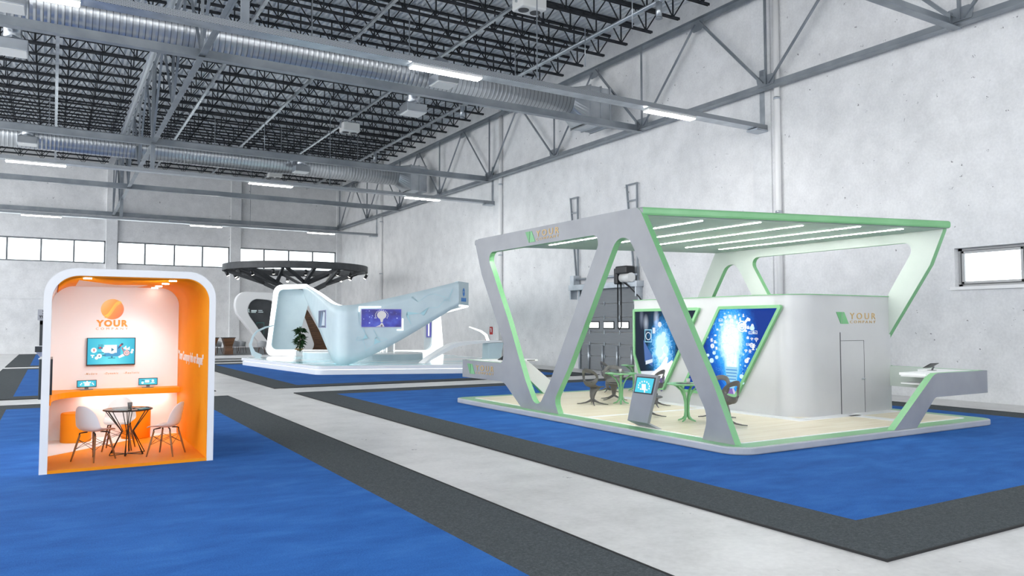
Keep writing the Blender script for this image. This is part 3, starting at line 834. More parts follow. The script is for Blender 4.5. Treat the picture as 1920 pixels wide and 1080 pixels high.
text('lettering', 'COMPANY', Fr((0.68, 15.80, 2.005), (1, 0, 0), (0, 0, 1)), 0.055, M['logo_orange'], t, 0.005, space=1.9, off=of, width=0.52)
for body, x, wd in (('-Modern', 0.52, 0.20), ('-Dynamic', 0.83, 0.23), ('-Realistic', 1.15, 0.26)):
    text('tagline', body, Fr((x, 15.80, 1.195), (1, 0, 0), (0, 0, 1)), 0.05, M['tag_orange'], t, 0.004, space=1.35, shear=0.25, off=of, width=wd, bold=0.001)
# right-wall slogan: reads from the back towards the front
fw = Fr((IX1-0.013, 15.72, 1.46), (0, -1, 0), (0, 0, 1))
text('slogan', '"Your Company Info or Slogan!"', fw, 0.22, M['sign_white'], t, 0.004, bold=0.006, off=of, width=2.8)
# downlights
dl = [(0.43, 12.85), (1.60, 12.95), (1.61, 13.95), (1.61, 14.9), (1.62, 15.62)]
for (x, y) in dl:
    q = MB(of); q.cyl((x, y, IZ-0.012), (x, y, IZ-0.03), 0.055, 20); q.build('downlight', M['downlight'], t)
def spot(name, loc, power, size=0.1, col=(1, 0.93, 0.82), tgt=None, ang=150, blend=0.8):
    L = bpy.data.lights.new(name, 'SPOT'); L.energy = power; L.color = col; L.shadow_soft_size = size; L.spot_size = R(ang); L.spot_blend = blend
    o = bpy.data.objects.new(name, L); link(o); o.location = loc
    if tgt is not None: o.rotation_euler = (Vector(tgt)-Vector(loc)).to_track_quat('-Z', 'Y').to_euler()
    return o
for (x, y), (tx, ty, tz) in zip(dl[:4], ((0.6, 15.8, 0.7), (0.3, 15.8, 0.9), (0.6, 15.8, 1.0), (0.7, 15.6, 0.2))):
    spot('downlight_beam', (x, y, IZ-0.06), 78, 0.12, (0.86, 0.95, 1.0), (tx, ty, tz), 105, 0.9)

# white half-round pedestals
def pouf(x, y, label):
    t = thing('cylinder_seat', label, 'stool', (x, y, 0.065), group='orange cylinder seats'); of = t.location.copy()
    q = MB(of); q.lathe((x, y, 0.065), [(0.235, 0.0), (0.24, 0.01), (0.24, 0.47), (0.235, 0.475)], 36, cap1=False); q.build('drum', M['orange'], t)
    q = MB(of); q.lathe((x, y, 0.065), [(0.237, 0.47), (0.235, 0.49), (0.225, 0.50)], 36); q.build('seat_pad', M['orange'], t)
pouf(0.40, 15.45, 'orange cylinder seat under the counter behind the left chair'); pouf(1.34, 15.44, 'orange cylinder seat under the counter behind the table')

# television
tv = thing('wall_television', 'cyan-picture flat television on the white booth wall under the round emblem', 'television', (0.935, 15.76, 1.61)); of = tv.location.copy()
q = MB(of); q.span(0.54, 1.33, 15.745, 15.80, 1.36, 1.86); q.build('bezel', M['dk'], tv, bevel=0.005)
q = MB(of); q.span(0.555, 1.315, 15.742, 15.746, 1.38, 1.848); scn = q.build('display', M['cyan'], tv)
fs = Fr((0.935, 15.742, 1.615), (1, 0, 0), (0, 0, 1))
S = []
W_, NV, TE, RE, BL = 0, 1, 2, 3, 4
S += [(rect(-0.11, -0.095, 0.15, 0.10), BL), (rect(-0.115, -0.03, 0.09, 0.115), W_), (circ(-0.11, 0.03, 0.05), W_), (rect(-0.005, -0.12, 0.025, -0.095), TE), (rect(-0.05, -0.13, 0.065, -0.118), TE)]
S += [(circ(0.012, 0.025, 0.072, 24), W_), ([(0.0, -0.005), (0.045, 0.028), (0.0, 0.06)], TE)]
S += [(circ(-0.28, 0.02, 0.047, 20), W_), (rect(-0.287, 0.0, -0.27, 0.045), RE), (rect(-0.22, 0.04, -0.14, 0.085), TE), (circ(-0.182, 0.065, 0.017, 14), RE)]
for k in range(4): S.append((rect(-0.205+k*0.02, 0.09, -0.198+k*0.02, 0.125), NV))
S += [(rect(-0.225, -0.03, -0.12, -0.018), TE), (rect(-0.255, -0.085, -0.16, -0.07), TE), (rect(-0.145, -0.085, -0.09, -0.06), TE)]
S += [(circ(-0.192, -0.085, 0.042, 18), W_), (circ(-0.192, -0.085, 0.012, 12), NV), (circ(-0.235, -0.12, 0.028, 16), W_), (rect(-0.33, -0.08, -0.27, -0.06), W_), (rect(-0.31, -0.115, -0.29, -0.08), W_)]
S += [([(0.10, 0.05), (0.14, 0.10), (0.155, 0.085), (0.115, 0.045)], NV), (circ(0.15, 0.105, 0.02, 14), RE), (circ(0.172, 0.125, 0.02, 14), NV)]
S += [(circ(0.25, -0.035, 0.053, 22), RE), (circ(0.25, -0.035, 0.043, 22), W_), (circ(0.25, -0.035, 0.030, 20), RE), (circ(0.25, -0.035, 0.020, 18), W_), (circ(0.25, -0.035, 0.009, 12), NV)]
S += [([(0.19, 0.05), (0.24, 0.10), (0.25, 0.045), (0.30, 0.08), (0.30, 0.02), (0.24, 0.02)], W_), ([(0.11, -0.10), (0.19, -0.05), (0.22, -0.09), (0.13, -0.13)], W_), (circ(0.345, 0.015, 0.022, 14), W_), (circ(0.333, -0.025, 0.022, 14), W_), ([(0.165, 0.06), (0.195, -0.01), (0.205, -0.005), (0.18, 0.07)], RE)]
art(S, 'picture', [M['e_white'], M['e_navy'], M['e_teal'], M['e_red'], M['e_blue']], fs, scn, of, 0.0, 0.0006)
# counter monitors
def small_art(kind):
    if kind == 0:
        s = [(rect(-0.035, -0.035, 0.045, 0.03), 0), (circ(0.005, 0.04, 0.012, 10), 0)]
        for k in range(7):
            a = PI*k/6; s.append((circ(0.1*math.cos(a)+0.005, 0.042*math.sin(a)-0.015, 0.012, 10), 0))
        return s
    s = [(rect(-0.05, -0.02, 0.02, 0.03), 0), (rect(-0.06, -0.03, 0.03, -0.022), 1), (rect(0.03, 0.0, 0.10, 0.012), 1), (circ(0.08, 0.015, 0.022, 12), 0), (circ(-0.09, -0.02, 0.022, 12), 0), (rect(-0.11, 0.015, -0.06, 0.03), 1), (rect(0.055, -0.025, 0.11, -0.012), 0)]
    return s
def monitor(x, y, z, w, h, rz, label, kind):
    t = thing('desk_monitor', label, 'monitor', (x, y, z), rz, 'desk monitors on the orange counter'); O = (0, 0, 0)
    q = MB(); q.span(-w/2, w/2, -0.012, 0.012, 0.045, 0.045+h); q.build('bezel', M['dk'], t, bevel=0.003)
    q = MB(); q.span(-w/2+0.01, w/2-0.01, -0.014, -0.0115, 0.057, 0.035+h); d = q.build('display', M['cyan'], t)
    art(small_art(kind), 'picture', [M['e_white'], M['e_teal']], Fr((0, -0.014, 0.045+h/2), (1, 0, 0), (0, 0, 1)), d, O, 0.0, 0.0006)
    q = MB(); q.span(-0.03, 0.03, 0.0, 0.02, 0.008, 0.06); q.build('stand_neck', M['cup_grey'], t)
    q = MB(); q.span(-0.10, 0.10, -0.05, 0.05, 0.0, 0.01); q.build('stand_foot', M['cup_grey'], t, bevel=0.003)
monitor(0.55, 15.60, 0.942, 0.31, 0.125, R(4), 'small cyan monitor at the left end of the orange counter', 0)
monitor(1.54, 15.60, 0.942, 0.32, 0.13, R(-8), 'small cyan monitor at the right end of the orange counter', 1)
# edge-on screens on the left wall
t2 = thing('wall_screen', 'thin black screen seen edge-on outside the left booth wall', 'screen', (-0.14, 13.3, 1.3)); q = MB(t2.location); q.span(-0.150, -0.114, 13.0, 14.0, 1.02, 1.60); q.build('panel', M['dk'], t2, bevel=0.004)
t2 = thing('wall_screen', 'thin black screen seen edge-on inside the left booth wall', 'screen', (0.0, 14.4, 1.3)); q = MB(t2.location); q.span(-0.010, 0.022, 14.0, 15.0, 1.0, 1.56); q.build('panel', M['dk'], t2, bevel=0.004)

# shell chairs
def shell_chair(label):
    t = thing('shell_chair', label, 'chair', (0, 0, 0), 0, 'white shell chairs in the orange booth')
    prof = [(-0.235, 0.425), (-0.20, 0.447), (-0.10, 0.437), (0.02, 0.425), (0.12, 0.435), (0.175, 0.485), (0.205, 0.58), (0.225, 0.69), (0.245, 0.79), (0.255, 0.83)]
    hw = [0.175, 0.205, 0.225, 0.235, 0.24, 0.24, 0.228, 0.205, 0.145, 0.055]
    rise = [0.0, 0.012, 0.03, 0.045, 0.05, 0.03, 0.012, 0.0, 0.0, 0.0]; fwd = [0.0, 0, 0, 0.0, 0.02, 0.06, 0.075, 0.065, 0.035, 0.01]
    P = []
    for (y, z), h, r_, f in zip(prof, hw, rise, fwd):
        row = []
        for k in range(9):
            s = -1 + 2*k/8; e = s*s
            row.append((s*h, y - f*e, z + r_*e*e + r_*0.3*e))
        P.append(row)
    q = MB(); q.grid(P); q.build('seat_shell', M['white_pl'], t, solid=0.012, sub=2)
    tops = {}
    for sx in (-1, 1):
        for sy in (-1, 1):
            a = Vector((sx*0.145, sy*0.125-0.005, 0.385)); c = Vector((sx*0.215, sy*0.205, 0.0)); tops[sx, sy] = (a, c)
            q = MB(); q.tube([a, a.lerp(c, 0.5), c], [0.014, 0.015, 0.0105], 10); q.build('leg', M['wood'], t)
    q = MB()
    for sx in (-1, 1):
        for sy in (-1, 1):
            a, c = tops[sx, sy]
            q.tube([a.lerp(c, 0.12), a + Vector((0, 0, 0.025)), (sx*0.11, sy*0.10, 0.418), (sx*0.06, sy*0.06, 0.425)], 0.011, 8)
    q.build('seat_bracket', M['black'], t)
    q = MB()
    for (p, s) in (((-1, -1), (1, -1)), ((-1, 1), (1, 1)), ((-1, -1), (-1, 1)), ((1, -1), (1, 1))):
        a0, c0 = tops[p]; a1, c1 = tops[s]
        q.cyl(a0.lerp(c0, 0.18), a1.lerp(c1, 0.55), 0.0035, 6); q.cyl(a0.lerp(c0, 0.55), a1.lerp(c1, 0.18), 0.0035, 6)
    q.build('cross_wires', M['wire'], t)
    return t
ch = shell_chair('white shell chair with wooden legs at the left of the round table')
ch.location = (0.58, 13.20, 0.063); ch.rotation_euler = (0, 0, R(132))
copy_tree(ch, (1.58, 13.17, 0.063), R(-122), 'white shell chair with wooden legs at the right of the round table')
copy_tree(ch, (0.98, 14.12, 0.063), R(-12), 'white shell chair behind the round table, facing out of the booth')

# wire table
t = thing('round_table', 'round glass-topped table on a black wire base in the orange booth', 'table', (1.06, 13.55, 0.063)); of = t.location.copy(); cx, cy, z0 = of
q = MB(of); q.lathe((cx, cy, z0), [(0.345, 0.690), (0.355, 0.695), (0.355, 0.705), (0.345, 0.708)], 48, cap0=False, cap1=False); q.lathe((cx, cy, z0), [(0.345, 0.690), (0.330, 0.690), (0.330, 0.708), (0.345, 0.708)], 48, cap0=False, cap1=False); q.build('table_rim', M['wire'], t)
q = MB(of); q.lathe((cx, cy, z0), [(0.338, 0.699), (0.338, 0.712)], 48); q.build('glass_top', M['table_glass'], t)
for k in range(6):
    a = k*PI/3 + 0.3; b2 = a + PI*0.62
    q = MB(of); P = []
    def cp(r, an, z): return (cx+r*math.cos(an), cy+r*math.sin(an), z0+z)
    q.tube([cp(0.325, a-0.07, 0.69), cp(0.085, a, 0.36), cp(0.275, a+0.07, 0.008)], 0.0065, 8)
    q.tube([cp(0.325, a+0.20, 0.69), cp(0.095, a+0.12, 0.36), cp(0.27, a+0.02, 0.008)], 0.0065, 8)
    q.build('wire_leg', M['wire'], t)
q = MB(of)
for k in range(3):
    a = k*PI/3 + 0.35; q.cyl((cx+0.27*math.cos(a), cy+0.27*math.sin(a), z0+0.008), (cx-0.27*math.cos(a), cy-0.27*math.sin(a), z0+0.008), 0.006, 8)
q.build('base_star', M['wire'], t)
zt = z0+0.7125
def cup(x, y, z, h, r, m, label, grp=None):
    t = thing('paper_cup', label, 'cup', (x, y, z), 0, grp)
    q = MB(); q.lathe((0, 0, 0), [(r*0.74, 0), (r, h), (r*0.93, h), (r*0.68, 0.01)], 20, cap1=True); q.build('cup_body', m, t)
    q = MB(); q.lathe((0, 0, 0), [(r*1.0, h-0.006), (r*1.07, h-0.003), (r*1.0, h+0.002), (r*0.94, h-0.002)], 20, cap0=False, cap1=False); q.build('rim', m, t)
    return t
cup(cx+0.03, cy+0.06, zt, 0.085, 0.036, M['cup_grey'], 'dark grey cup on the glass table in the orange booth')
t = thing('tablet', 'dark tablet lying flat on the glass table beside the cup', 'tablet', (cx+0.13, cy+0.02, zt)); q = MB(); q.box((0, 0, 0.004), (0.14, 0.09, 0.008)); q.build('body', M['black'], t, bevel=0.002)
q = MB(); q.box((0, 0, 0.0085), (0.125, 0.078, 0.001)); q.build('display', mat('tablet_amber', (0.25, 0.08, 0.02), 0.3), t)
t = thing('brochure', 'turquoise brochure lying at the right edge of the glass table', 'brochure', (cx+0.20, cy-0.10, zt), R(20)); q = MB(); q.box((0, 0, 0.002), (0.15, 0.2, 0.004)); q.build('cover', mat('brochure_teal', (0.03, 0.32, 0.42), 0.4), t)
q = MB(); q.box((-0.05, 0, 0.0045), (0.04, 0.2, 0.001)); q.build('cover_stripe', mat('brochure_pale', (0.7, 0.75, 0.7), 0.4), t)
t = thing('brochure', 'pale brochure lying at the front of the glass table', 'brochure', (cx-0.10, cy-0.15, zt), R(-25)); q = MB(); q.box((0, 0, 0.002), (0.2, 0.15, 0.004)); q.build('cover', mat('brochure_blue', (0.35, 0.5, 0.55), 0.4), t)
q = MB(); q.box((0, 0.04, 0.0045), (0.2, 0.03, 0.001)); q.build('cover_stripe', mat('brochure_dark', (0.05, 0.16, 0.2), 0.4), t)
# ================================================================== GREEN BOOTH
M['gb_white'] = noisy('booth_satin_white', (0.235, 0.245, 0.265), (0.275, 0.285, 0.305), 1.5, 0.34)
M['gb_base'] = noisy('platform_lit_silver', (0.36, 0.375, 0.40), (0.40, 0.415, 0.44), 1.5, 0.34)  # frame finish lightened for the platform, standing in for missing front light
M['gb_green'] = noisy('fresh_green_laminate', (0.175, 0.43, 0.195), (0.215, 0.48, 0.235), 1.5, 0.35)
M['gb_soffit_bounce'] = noisy('soffit_green_bounce', (0.40, 0.52, 0.43), (0.45, 0.56, 0.47), 1.0, 0.5)  # green light reflected from below is painted into this colour
M['gb_inner'] = noisy('inner_mint_white', (0.44, 0.50, 0.455), (0.49, 0.545, 0.50), 1.0, 0.45)
M['cab'] = noisy('cabin_satin', (0.52, 0.522, 0.525), (0.56, 0.562, 0.565), 1.0, 0.30, 0.15)
M['gold'] = mat('tan_lettering', (0.55, 0.36, 0.13), 0.4, 0.2)
M['chair_taupe'] = noisy('taupe_plastic', (0.085, 0.081, 0.076), (0.115, 0.11, 0.104), 3.0, 0.42)
M['strip'] = mat('strip_light', (1, 1, 1), 0.5, emit=(1.0, 1.0, 0.98), es=55.0)
def planks():
    m = mat('maple_floor', (0.7, 0.6, 0.4), 0.35, spec=0.4); n = NT(m)
    v = n.coord((0.55, 7.0, 1)); f = n.noise(v, 1.2, 5, 0.6)
    br = n.add('ShaderNodeTexBrick'); br.inputs['Scale'].default_value = 1.0; br.inputs['Brick Width'].default_value = 1.9; br.inputs['Row Height'].default_value = 0.16
    br.inputs['Mortar Size'].default_value = 0.004; br.inputs['Color1'].default_value = (0.84, 0.77, 0.60, 1); br.inputs['Color2'].default_value = (0.74, 0.65, 0.47, 1); br.inputs['Mortar'].default_value = (0.45, 0.37, 0.25, 1)
    n.lk(n.coord((1, 1, 1)), br.inputs['Vector'])
    c = n.ramp(f, [(0.3, (0.66, 0.55, 0.36)), (0.5, (0.82, 0.73, 0.55)), (0.7, (0.88, 0.83, 0.70))])
    n.color(n.mix(0.45, c, br.outputs['Color'])); return m
M['maple'] = planks()

GC = (13.1, 13.55)
BZ = 0.145            # deck level
t = thing('exhibition_booth', 'open green-edged white canopy booth on the large blue carpet at right', 'booth', (13.1, 13.55, 0.017)); GB = t; of = t.location.copy()
bx0, bx1, by0, by1 = 9.31, 16.87, 8.56, 18.52
fz = Fr((0, 0, 0.017), (1, 0, 0), (0, 1, 0))
q = MB(of); q.prism(fillet([(bx0, by0, 0.42), (bx1, by0, 0.25), (bx1, by1, 0.42), (bx0, by1, 0.25)], 10), fz, 0.0, BZ-0.02-0.0)
q.build('base_platform', M['gb_base'], t, bevel=0.025)
q = MB(of); q.prism(fillet([(bx0+0.035, by0+0.035, 0.4), (bx1-0.035, by0+0.035, 0.24), (bx1-0.035, by1-0.035, 0.4), (bx0+0.035, by1-0.035, 0.24)], 10), Fr((0, 0, BZ-0.006), (1, 0, 0), (0, 1, 0)), -0.006, 0.006)
o = q.build('platform_top', M['gb_green'], t); o['label'] = 'green border of the platform'
q = MB(of); q.prism(fillet([(bx0+0.36, by0+0.36, 0.2), (bx1-0.36, by0+0.36, 0.2), (bx1-0.36, by1-0.36, 0.2), (bx0+0.36, by1-0.36, 0.2)], 8), Fr((0, 0, BZ), (1, 0, 0), (0, 1, 0)), 0.0, 0.004)
q.build('floor_edging', M['sign_white'], t)
q = MB(of); q.prism(fillet([(bx0+0.42, by0+0.42, 0.2), (bx1-0.42, by0+0.42, 0.2), (bx1-0.42, by1-0.42, 0.2), (bx0+0.42, by1-0.42, 0.2)], 8), Fr((0, 0, BZ+0.003), (1, 0, 0), (0, 1, 0)), 0.0, 0.005)
o = q.build('wood_floor', M['maple'], t); o['label'] = 'pale maple plank floor'
q = MB(of)
for (x0, x1, y0, y1) in ((12.95, 13.35, 10.3, 16.2), (13.3, 16.4, 10.3, 10.65), (9.75, 13.0, 13.0, 13.14), (14.6, 14.95, 9.0, 10.4)): q.span(x0, x1, y0, y1, BZ+0.008, BZ+0.010)
o = q.build('floor_inlay', M['sign_white'], t); o['label'] = 'white floor inlay strips'
FZ = BZ + 0.008

# side frames
def side_frame(front):
    z0 = BZ
    out = fillet([(8.87, z0), (9.31, 1.05), (11.2, 4.345, 0.22), (17.84, 4.345, 0.16), (17.45, 3.41), (16.27, 1.60, 0.5), (16.36, 1.15, 0.12), (18.505, 1.15), (18.505, 0.69), (16.32, 0.70, 0.55), (15.48, z0),
                  (14.02, z0, 0.0), (13.93, z0), (14.10, 0.42, 0.5), (13.53, 1.19), (11.70, 4.10, 0.34), (9.46, 0.55, 0.45), (9.60, z0)], 8)
    # near leg goes up from the last point back to the first along the deck
    hole = fillet([(17.18, 3.945, 0.18), (16.08, 2.2), (15.30, 0.80, 0.6), (14.81, 0.12, 0.26), (14.28, 0.80, 0.6), (12.34, 3.945, 0.18)], 8)
    if front: fr = Fr((9.55, 0, 0), (0, -1, 0), (0, 0, 1)); f = lambda p: (-p[0], p[1])
    else: fr = Fr((16.65, 27.1, 0), (0, 1, 0), (0, 0, 1)); f = lambda p: (-p[0], p[1])
    o = plate('side_frame', [f(p) for p in out], [[f(p) for p in hole]], fr, 0.14, [M['gb_white'], M['gb_green']], t, 0.0, of)
    # inner face of the frame is mint white
    o.data.materials.append(M['gb_inner'])
    nx = 1 if front else -1
    for p in o.data.polygons:
        if p.material_index == 0 and p.normal.x*nx > 0.5: p.material_index = 2
    o['label'] = 'leaning V and A shaped side frame with green rims'
    return o
side_frame(True); side_frame(False)
# roof
rc = [(9.56, 11.12), (16.64, 9.22), (16.64, 15.98), (9.56, 17.88)]
fr_ = Fr((0, 0, 4.18), (1, 0, 0), (0, 1, 0))
q = MB(of); a = [q.V(fr_.p(u, v, 0)) for u, v in rc]; b_ = [q.V(fr_.p(u, v, 0.165)) for u, v in rc]
q.face(list(reversed(a)), 0); q.face(b_, 0)
for i in range(4): q.face([a[i], a[(i+1) % 4], b_[(i+1) % 4], b_[i]], 1 if i in (0, 2) else 0)
o = q.build('roof_panel', [M['gb_white'], M['gb_green']], t, bevel=0.05, seg=3)
rc2 = [(9.70, 11.16), (16.50, 9.34), (16.50, 15.94), (9.70, 17.76)]
q = MB(of); q.prism(rc2, fr_, -0.012, -0.001); o = q.build('soffit', M['gb_soffit_bounce'], t); o['label'] = 'soffit under the roof, green reflection put into its colour'
for i, (x, y0, y1) in enumerate(((9.86, 11.45, 17.0), (11.05, 11.05, 16.5), (12.22, 10.5, 15.9), (13.38, 10.5, 15.3), (14.55, 9.75, 15.15), (15.70, 9.75, 15.05))):
    y0 = max(y0, 11.16-(x-9.7)*0.268+0.12)
    q = MB(of); q.span(x-0.022, x+0.022, y0, y1, 4.158, 4.169); q.build('strip_light', M['strip'], t)
# corner counters (point-symmetric pair)
for s in (0, 1):
    f = (lambda x, y: (x, y)) if s == 0 else (lambda x, y: (26.2-x, 27.1-y))
    out = fillet([(9.556, 1.15), (11.45, 1.15, 0.4), (12.80, BZ), (12.08, BZ), (11.45, 0.69, 0.2), (9.556, 0.69)], 8)
    if s == 0: fr = Fr((0, 18.52, 0), (-1, 0, 0), (0, 0, 1)); g = lambda p: (-p[0], p[1])
    else: fr = Fr((26.2, 8.58, 0), (1, 0, 0), (0, 0, 1)); g = lambda p: (-p[0], p[1])
    o = plate('counter_leg', [g(p) for p in out], [], fr, 0.14, [M['gb_white'], M['gb_green']], t, 0.0, of)
    o.data.materials.append(M['sign_white'])
    for p in o.data.polygons:
        if p.material_index == 0 and p.normal.y*(1 if s == 0 else -1) < -0.5: p.material_index = 2
    q = MB(of)
    for (x0, x1, y0, y1) in ((9.68, 10.25, 17.45, 18.4), (10.25, 11.55, 17.85, 18.4)):
        p0 = f(x0, y0); p1 = f(x1, y1); q.span(min(p0[0], p1[0]), max(p0[0], p1[0]), min(p0[1], p1[1]), max(p0[1], p1[1]), 1.09, 1.14)
    q.build('counter_top', M['sign_white'], t)
    for z in (0.80, 0.96):
        q = MB(of); p0 = f(9.69, 17.0); p1 = f(10.15, 18.38); q.span(min(p0[0], p1[0]), max(p0[0], p1[0]), min(p0[1], p1[1]), max(p0[1], p1[1]), z, z+0.03); q.build('counter_shelf', M['sign_white'], t)
    q = MB(of); p0 = f(11.2, 17.84); p1 = f(11.45, 17.86); q.span(min(p0[0], p1[0]), max(p0[0], p1[0]), min(p0[1], p1[1]), max(p0[1], p1[1]), 1.105, 1.13); q.build('label_plate', M['cup_grey'], t)
# cabin
cabo = fillet([(13.3, 10.65, 0.62), (16.6, 10.65, 0.05), (16.6, 15.86, 0.3), (13.3, 15.86, 0.06)], 16)
q = MB(of); q.prism(cabo, Fr((0, 0, FZ), (1, 0, 0), (0, 1, 0)), 0.0, 2.735-FZ, 0, None, True)
o = q.build('cabin', M['cab'], t); o['label'] = 'silver-white storage cabin with rounded corner'
md = o.modifiers.new('es', 'EDGE_SPLIT'); md.split_angle = R(30)
cab2 = fillet([(13.28, 10.63, 0.63), (16.62, 10.63, 0.05), (16.62, 15.88, 0.3), (13.28, 15.88, 0.06)], 16)
cab3 = fillet([(13.42, 10.77, 0.55), (16.48, 10.77, 0.05), (16.48, 15.74, 0.3), (13.42, 15.74, 0.06)], 16)
plate('cabin_rim', cab2, [cab3], Fr((0, 0, 2.752), (1, 0, 0), (0, 1, 0)), 0.017, [M['gb_green']], t, 0.0, of)
q = MB(of)
for (x0, x1, z0, z1) in ((14.735, 14.75, FZ, 1.93), (15.56, 15.57, FZ, 1.75), (14.75, 15.56, 1.742, 1.75)): q.span(x0, x1, 10.642, 10.652, z0, z1)
dj = q.build('door_joint', M['dark_grey'], t)
q = MB(of); q.span(14.752, 15.558, 10.644, 10.66, FZ+0.005, 1.74); dl_ = q.build('cabin_door', M['cab'], t)
q = MB(of); q.tube([(15.42, 10.60, 0.90), (15.52, 10.60, 0.90), (15.53, 10.64, 0.90)], 0.011, 8); q.build('handle', M['steel_light'], dl_)
# logos
M['logo_green'] = mat('logo_green', (0.12, 0.36, 0.15), 0.4); M['logo_green2'] = mat('logo_green_light', (0.17, 0.44, 0.20), 0.4)
def green_logo(fr, h, gap, w_text, parent, small=True):
    """sheared block split by a diagonal, then two lines of lettering; origin at lower left"""
    k = h/0.26
    q = MB(of); q.prism([(0.0, h), (0.20*k, h), (0.165*k, 0.0), (0.15*k, 0.0)], fr, 0, 0.008); q.build('logo_block', M['logo_green'], parent)
    q = MB(of); q.prism([(0.225*k, h), (0.275*k, h), (0.425*k, 0), (0.19*k, 0)], fr, 0, 0.008); q.build('logo_block', M['logo_green2'], parent)
    x = 0.425*k + gap
    text('lettering', 'YOUR', Fr(fr.p(x, h*0.40), fr.u, fr.v), h*0.78, M['gold'], parent, 0.008, bold=0.0, space=1.5, off=of, width=w_text)
    text('lettering', 'COMPANY', Fr(fr.p(x, h*0.06), fr.u, fr.v), h*0.33, M['gold'], parent, 0.006, space=1.5, off=of, width=w_text)
green_logo(Fr((9.549, 15.28, 4.02), (0, -1, 0), (0, 0, 1)), 0.26, 0.05, 0.92, t)
green_logo(Fr((9.549, 18.22, 0.80), (0, -1, 0), (0, 0, 1)), 0.26, 0.05, 0.95, t)
green_logo(Fr((14.62, 10.649, 2.115), (1, 0, 0), (0, 0, 1)), 0.26, 0.05, 0.92, t)

# ------------------------------------------------------------------ big lit posters on the cabin
def bulb_mat():
    m = mat('bulb_picture', (0.01, 0.01, 0.02), 0.6, spec=0.05); n = NT(m)
    v = n.coord((0, 1, 1)); s = n.add('ShaderNodeSeparateXYZ'); n.lk(v, s.inputs[0])
    def rad(cy, cz, ky, kz):
        a = n.math('MULTIPLY', n.math('SUBTRACT', s.outputs['Y'], cy), ky); b = n.math('MULTIPLY', n.math('SUBTRACT', s.outputs['Z'], cz), kz)
        return n.math('SQRT', n.math('ADD', n.math('MULTIPLY', a, a), n.math('MULTIPLY', b, b)))
    r1 = rad(0.02, 0.18, 1.25, 0.80); r2 = rad(0.0, -0.20, 2.0, 0.80)
    wob = n.math('MULTIPLY', n.math('SUBTRACT', n.noise(v, 14.0, 5, 0.7), 0.5), 0.36)
    r1 = n.math('ADD', r1, wob)
    r = n.math('MINIMUM', r1, n.math('ADD', r2, n.math('MULTIPLY', wob, 0.3)))
    base = n.ramp(r, [(0.28, (1.0, 1.0, 1.0)), (0.38, (0.55, 0.88, 1.0)), (0.50, (0.04, 0.40, 0.85)), (0.70, (0.003, 0.14, 0.55)), (1.0, (0.001, 0.035, 0.24))])
    bk = n.noise(v, 1.6, 2, 0.5); base = n.mix(n.math('MULTIPLY', bk, 0.55), base, n.mix(1.0, base, (0.3, 0.6, 1.0), 'MULTIPLY'))
    vo = n.add('ShaderNodeTexVoronoi'); vo.inputs['Scale'].default_value = 9.0; n.lk(v, vo.inputs['Vector'])
    cs = n.add('ShaderNodeSeparateColor'); n.lk(vo.outputs['Color'], cs.inputs['Color'])
    dot = n.math('LESS_THAN', vo.outputs['Distance'], n.math('MULTIPLY', n.math('POWER', cs.outputs[0], 2.5), 0.26))
    near = n.math('LESS_THAN', r, 0.95)
    c = n.mix(n.math('MULTIPLY', n.math('MULTIPLY', dot, near), 0.7), base, (0.55, 0.85, 1.0))
    # fine network lines
    vl = n.add('ShaderNodeTexVoronoi'); vl.feature = 'DISTANCE_TO_EDGE'; vl.inputs['Scale'].default_value = 5.5; n.lk(v, vl.inputs['Vector'])
    ln = n.math('MULTIPLY', n.math('LESS_THAN', vl.outputs['Distance'], 0.012), n.math('LESS_THAN', r, 0.75))
    c = n.mix(n.math('MULTIPLY', ln, 0.45), c, (0.2, 0.65, 1.0))
    n.lk(c, n.b.inputs['Emission Color']); n.b.inputs['Emission Strength'].default_value = 1.25
    return m
def hand_mat():
    m = mat('hand_picture', (0.01, 0.01, 0.02), 0.6, spec=0.05); n = NT(m)
    v = n.coord((0, 1, 1)); s = n.add('ShaderNodeSeparateXYZ'); n.lk(v, s.inputs[0])
    def rad(cy, cz, ky, kz):
        a = n.math('MULTIPLY', n.math('SUBTRACT', s.outputs['Y'], cy), ky); b = n.math('MULTIPLY', n.math('SUBTRACT', s.outputs['Z'], cz), kz)
        return n.math('SQRT', n.math('ADD', n.math('MULTIPLY', a, a), n.math('MULTIPLY', b, b)))
    wob = n.math('MULTIPLY', n.math('SUBTRACT', n.noise(v, 7.0, 5, 0.7), 0.5), 0.55)
    g1 = n.math('ADD', rad(-0.15, 0.05, 1.35, 0.80), wob)
    base = n.ramp(g1, [(0.16, (0.85, 0.97, 1.0)), (0.32, (0.22, 0.62, 0.95)), (0.50, (0.02, 0.22, 0.55)), (0.72, (0.004, 0.035, 0.07)), (1.0, (0.006, 0.014, 0.022))])
    b1 = n.ramp(rad(0.45, 0.72, 5.0, 2.4), [(0.1, (0.32, 0.36, 0.42)), (0.6, (0, 0, 0))]); b2 = n.ramp(rad(0.05, 0.80, 5.0, 1.9), [(0.1, (0.35, 0.38, 0.45)), (0.6, (0, 0, 0))]); b3 = n.ramp(rad(0.62, 0.85, 6.0, 2.0), [(0.1, (0.12, 0.14, 0.18)), (0.6, (0, 0, 0))])
    for b in (b1, b2, b3): base = n.mix(1.0, base, b, 'ADD')
    vo = n.add('ShaderNodeTexVoronoi'); vo.inputs['Scale'].default_value = 7.0; vo.feature = 'DISTANCE_TO_EDGE'; n.lk(v, vo.inputs['Vector'])
    ln = n.math('MULTIPLY', n.math('LESS_THAN', vo.outputs['Distance'], 0.025), n.math('LESS_THAN', g1, 0.55))
    c = n.mix(n.math('MULTIPLY', ln, 0.6), base, (0.5, 0.85, 1.0))
    n.lk(c, n.b.inputs['Emission Color']); n.b.inputs['Emission Strength'].default_value = 1.2
    return m
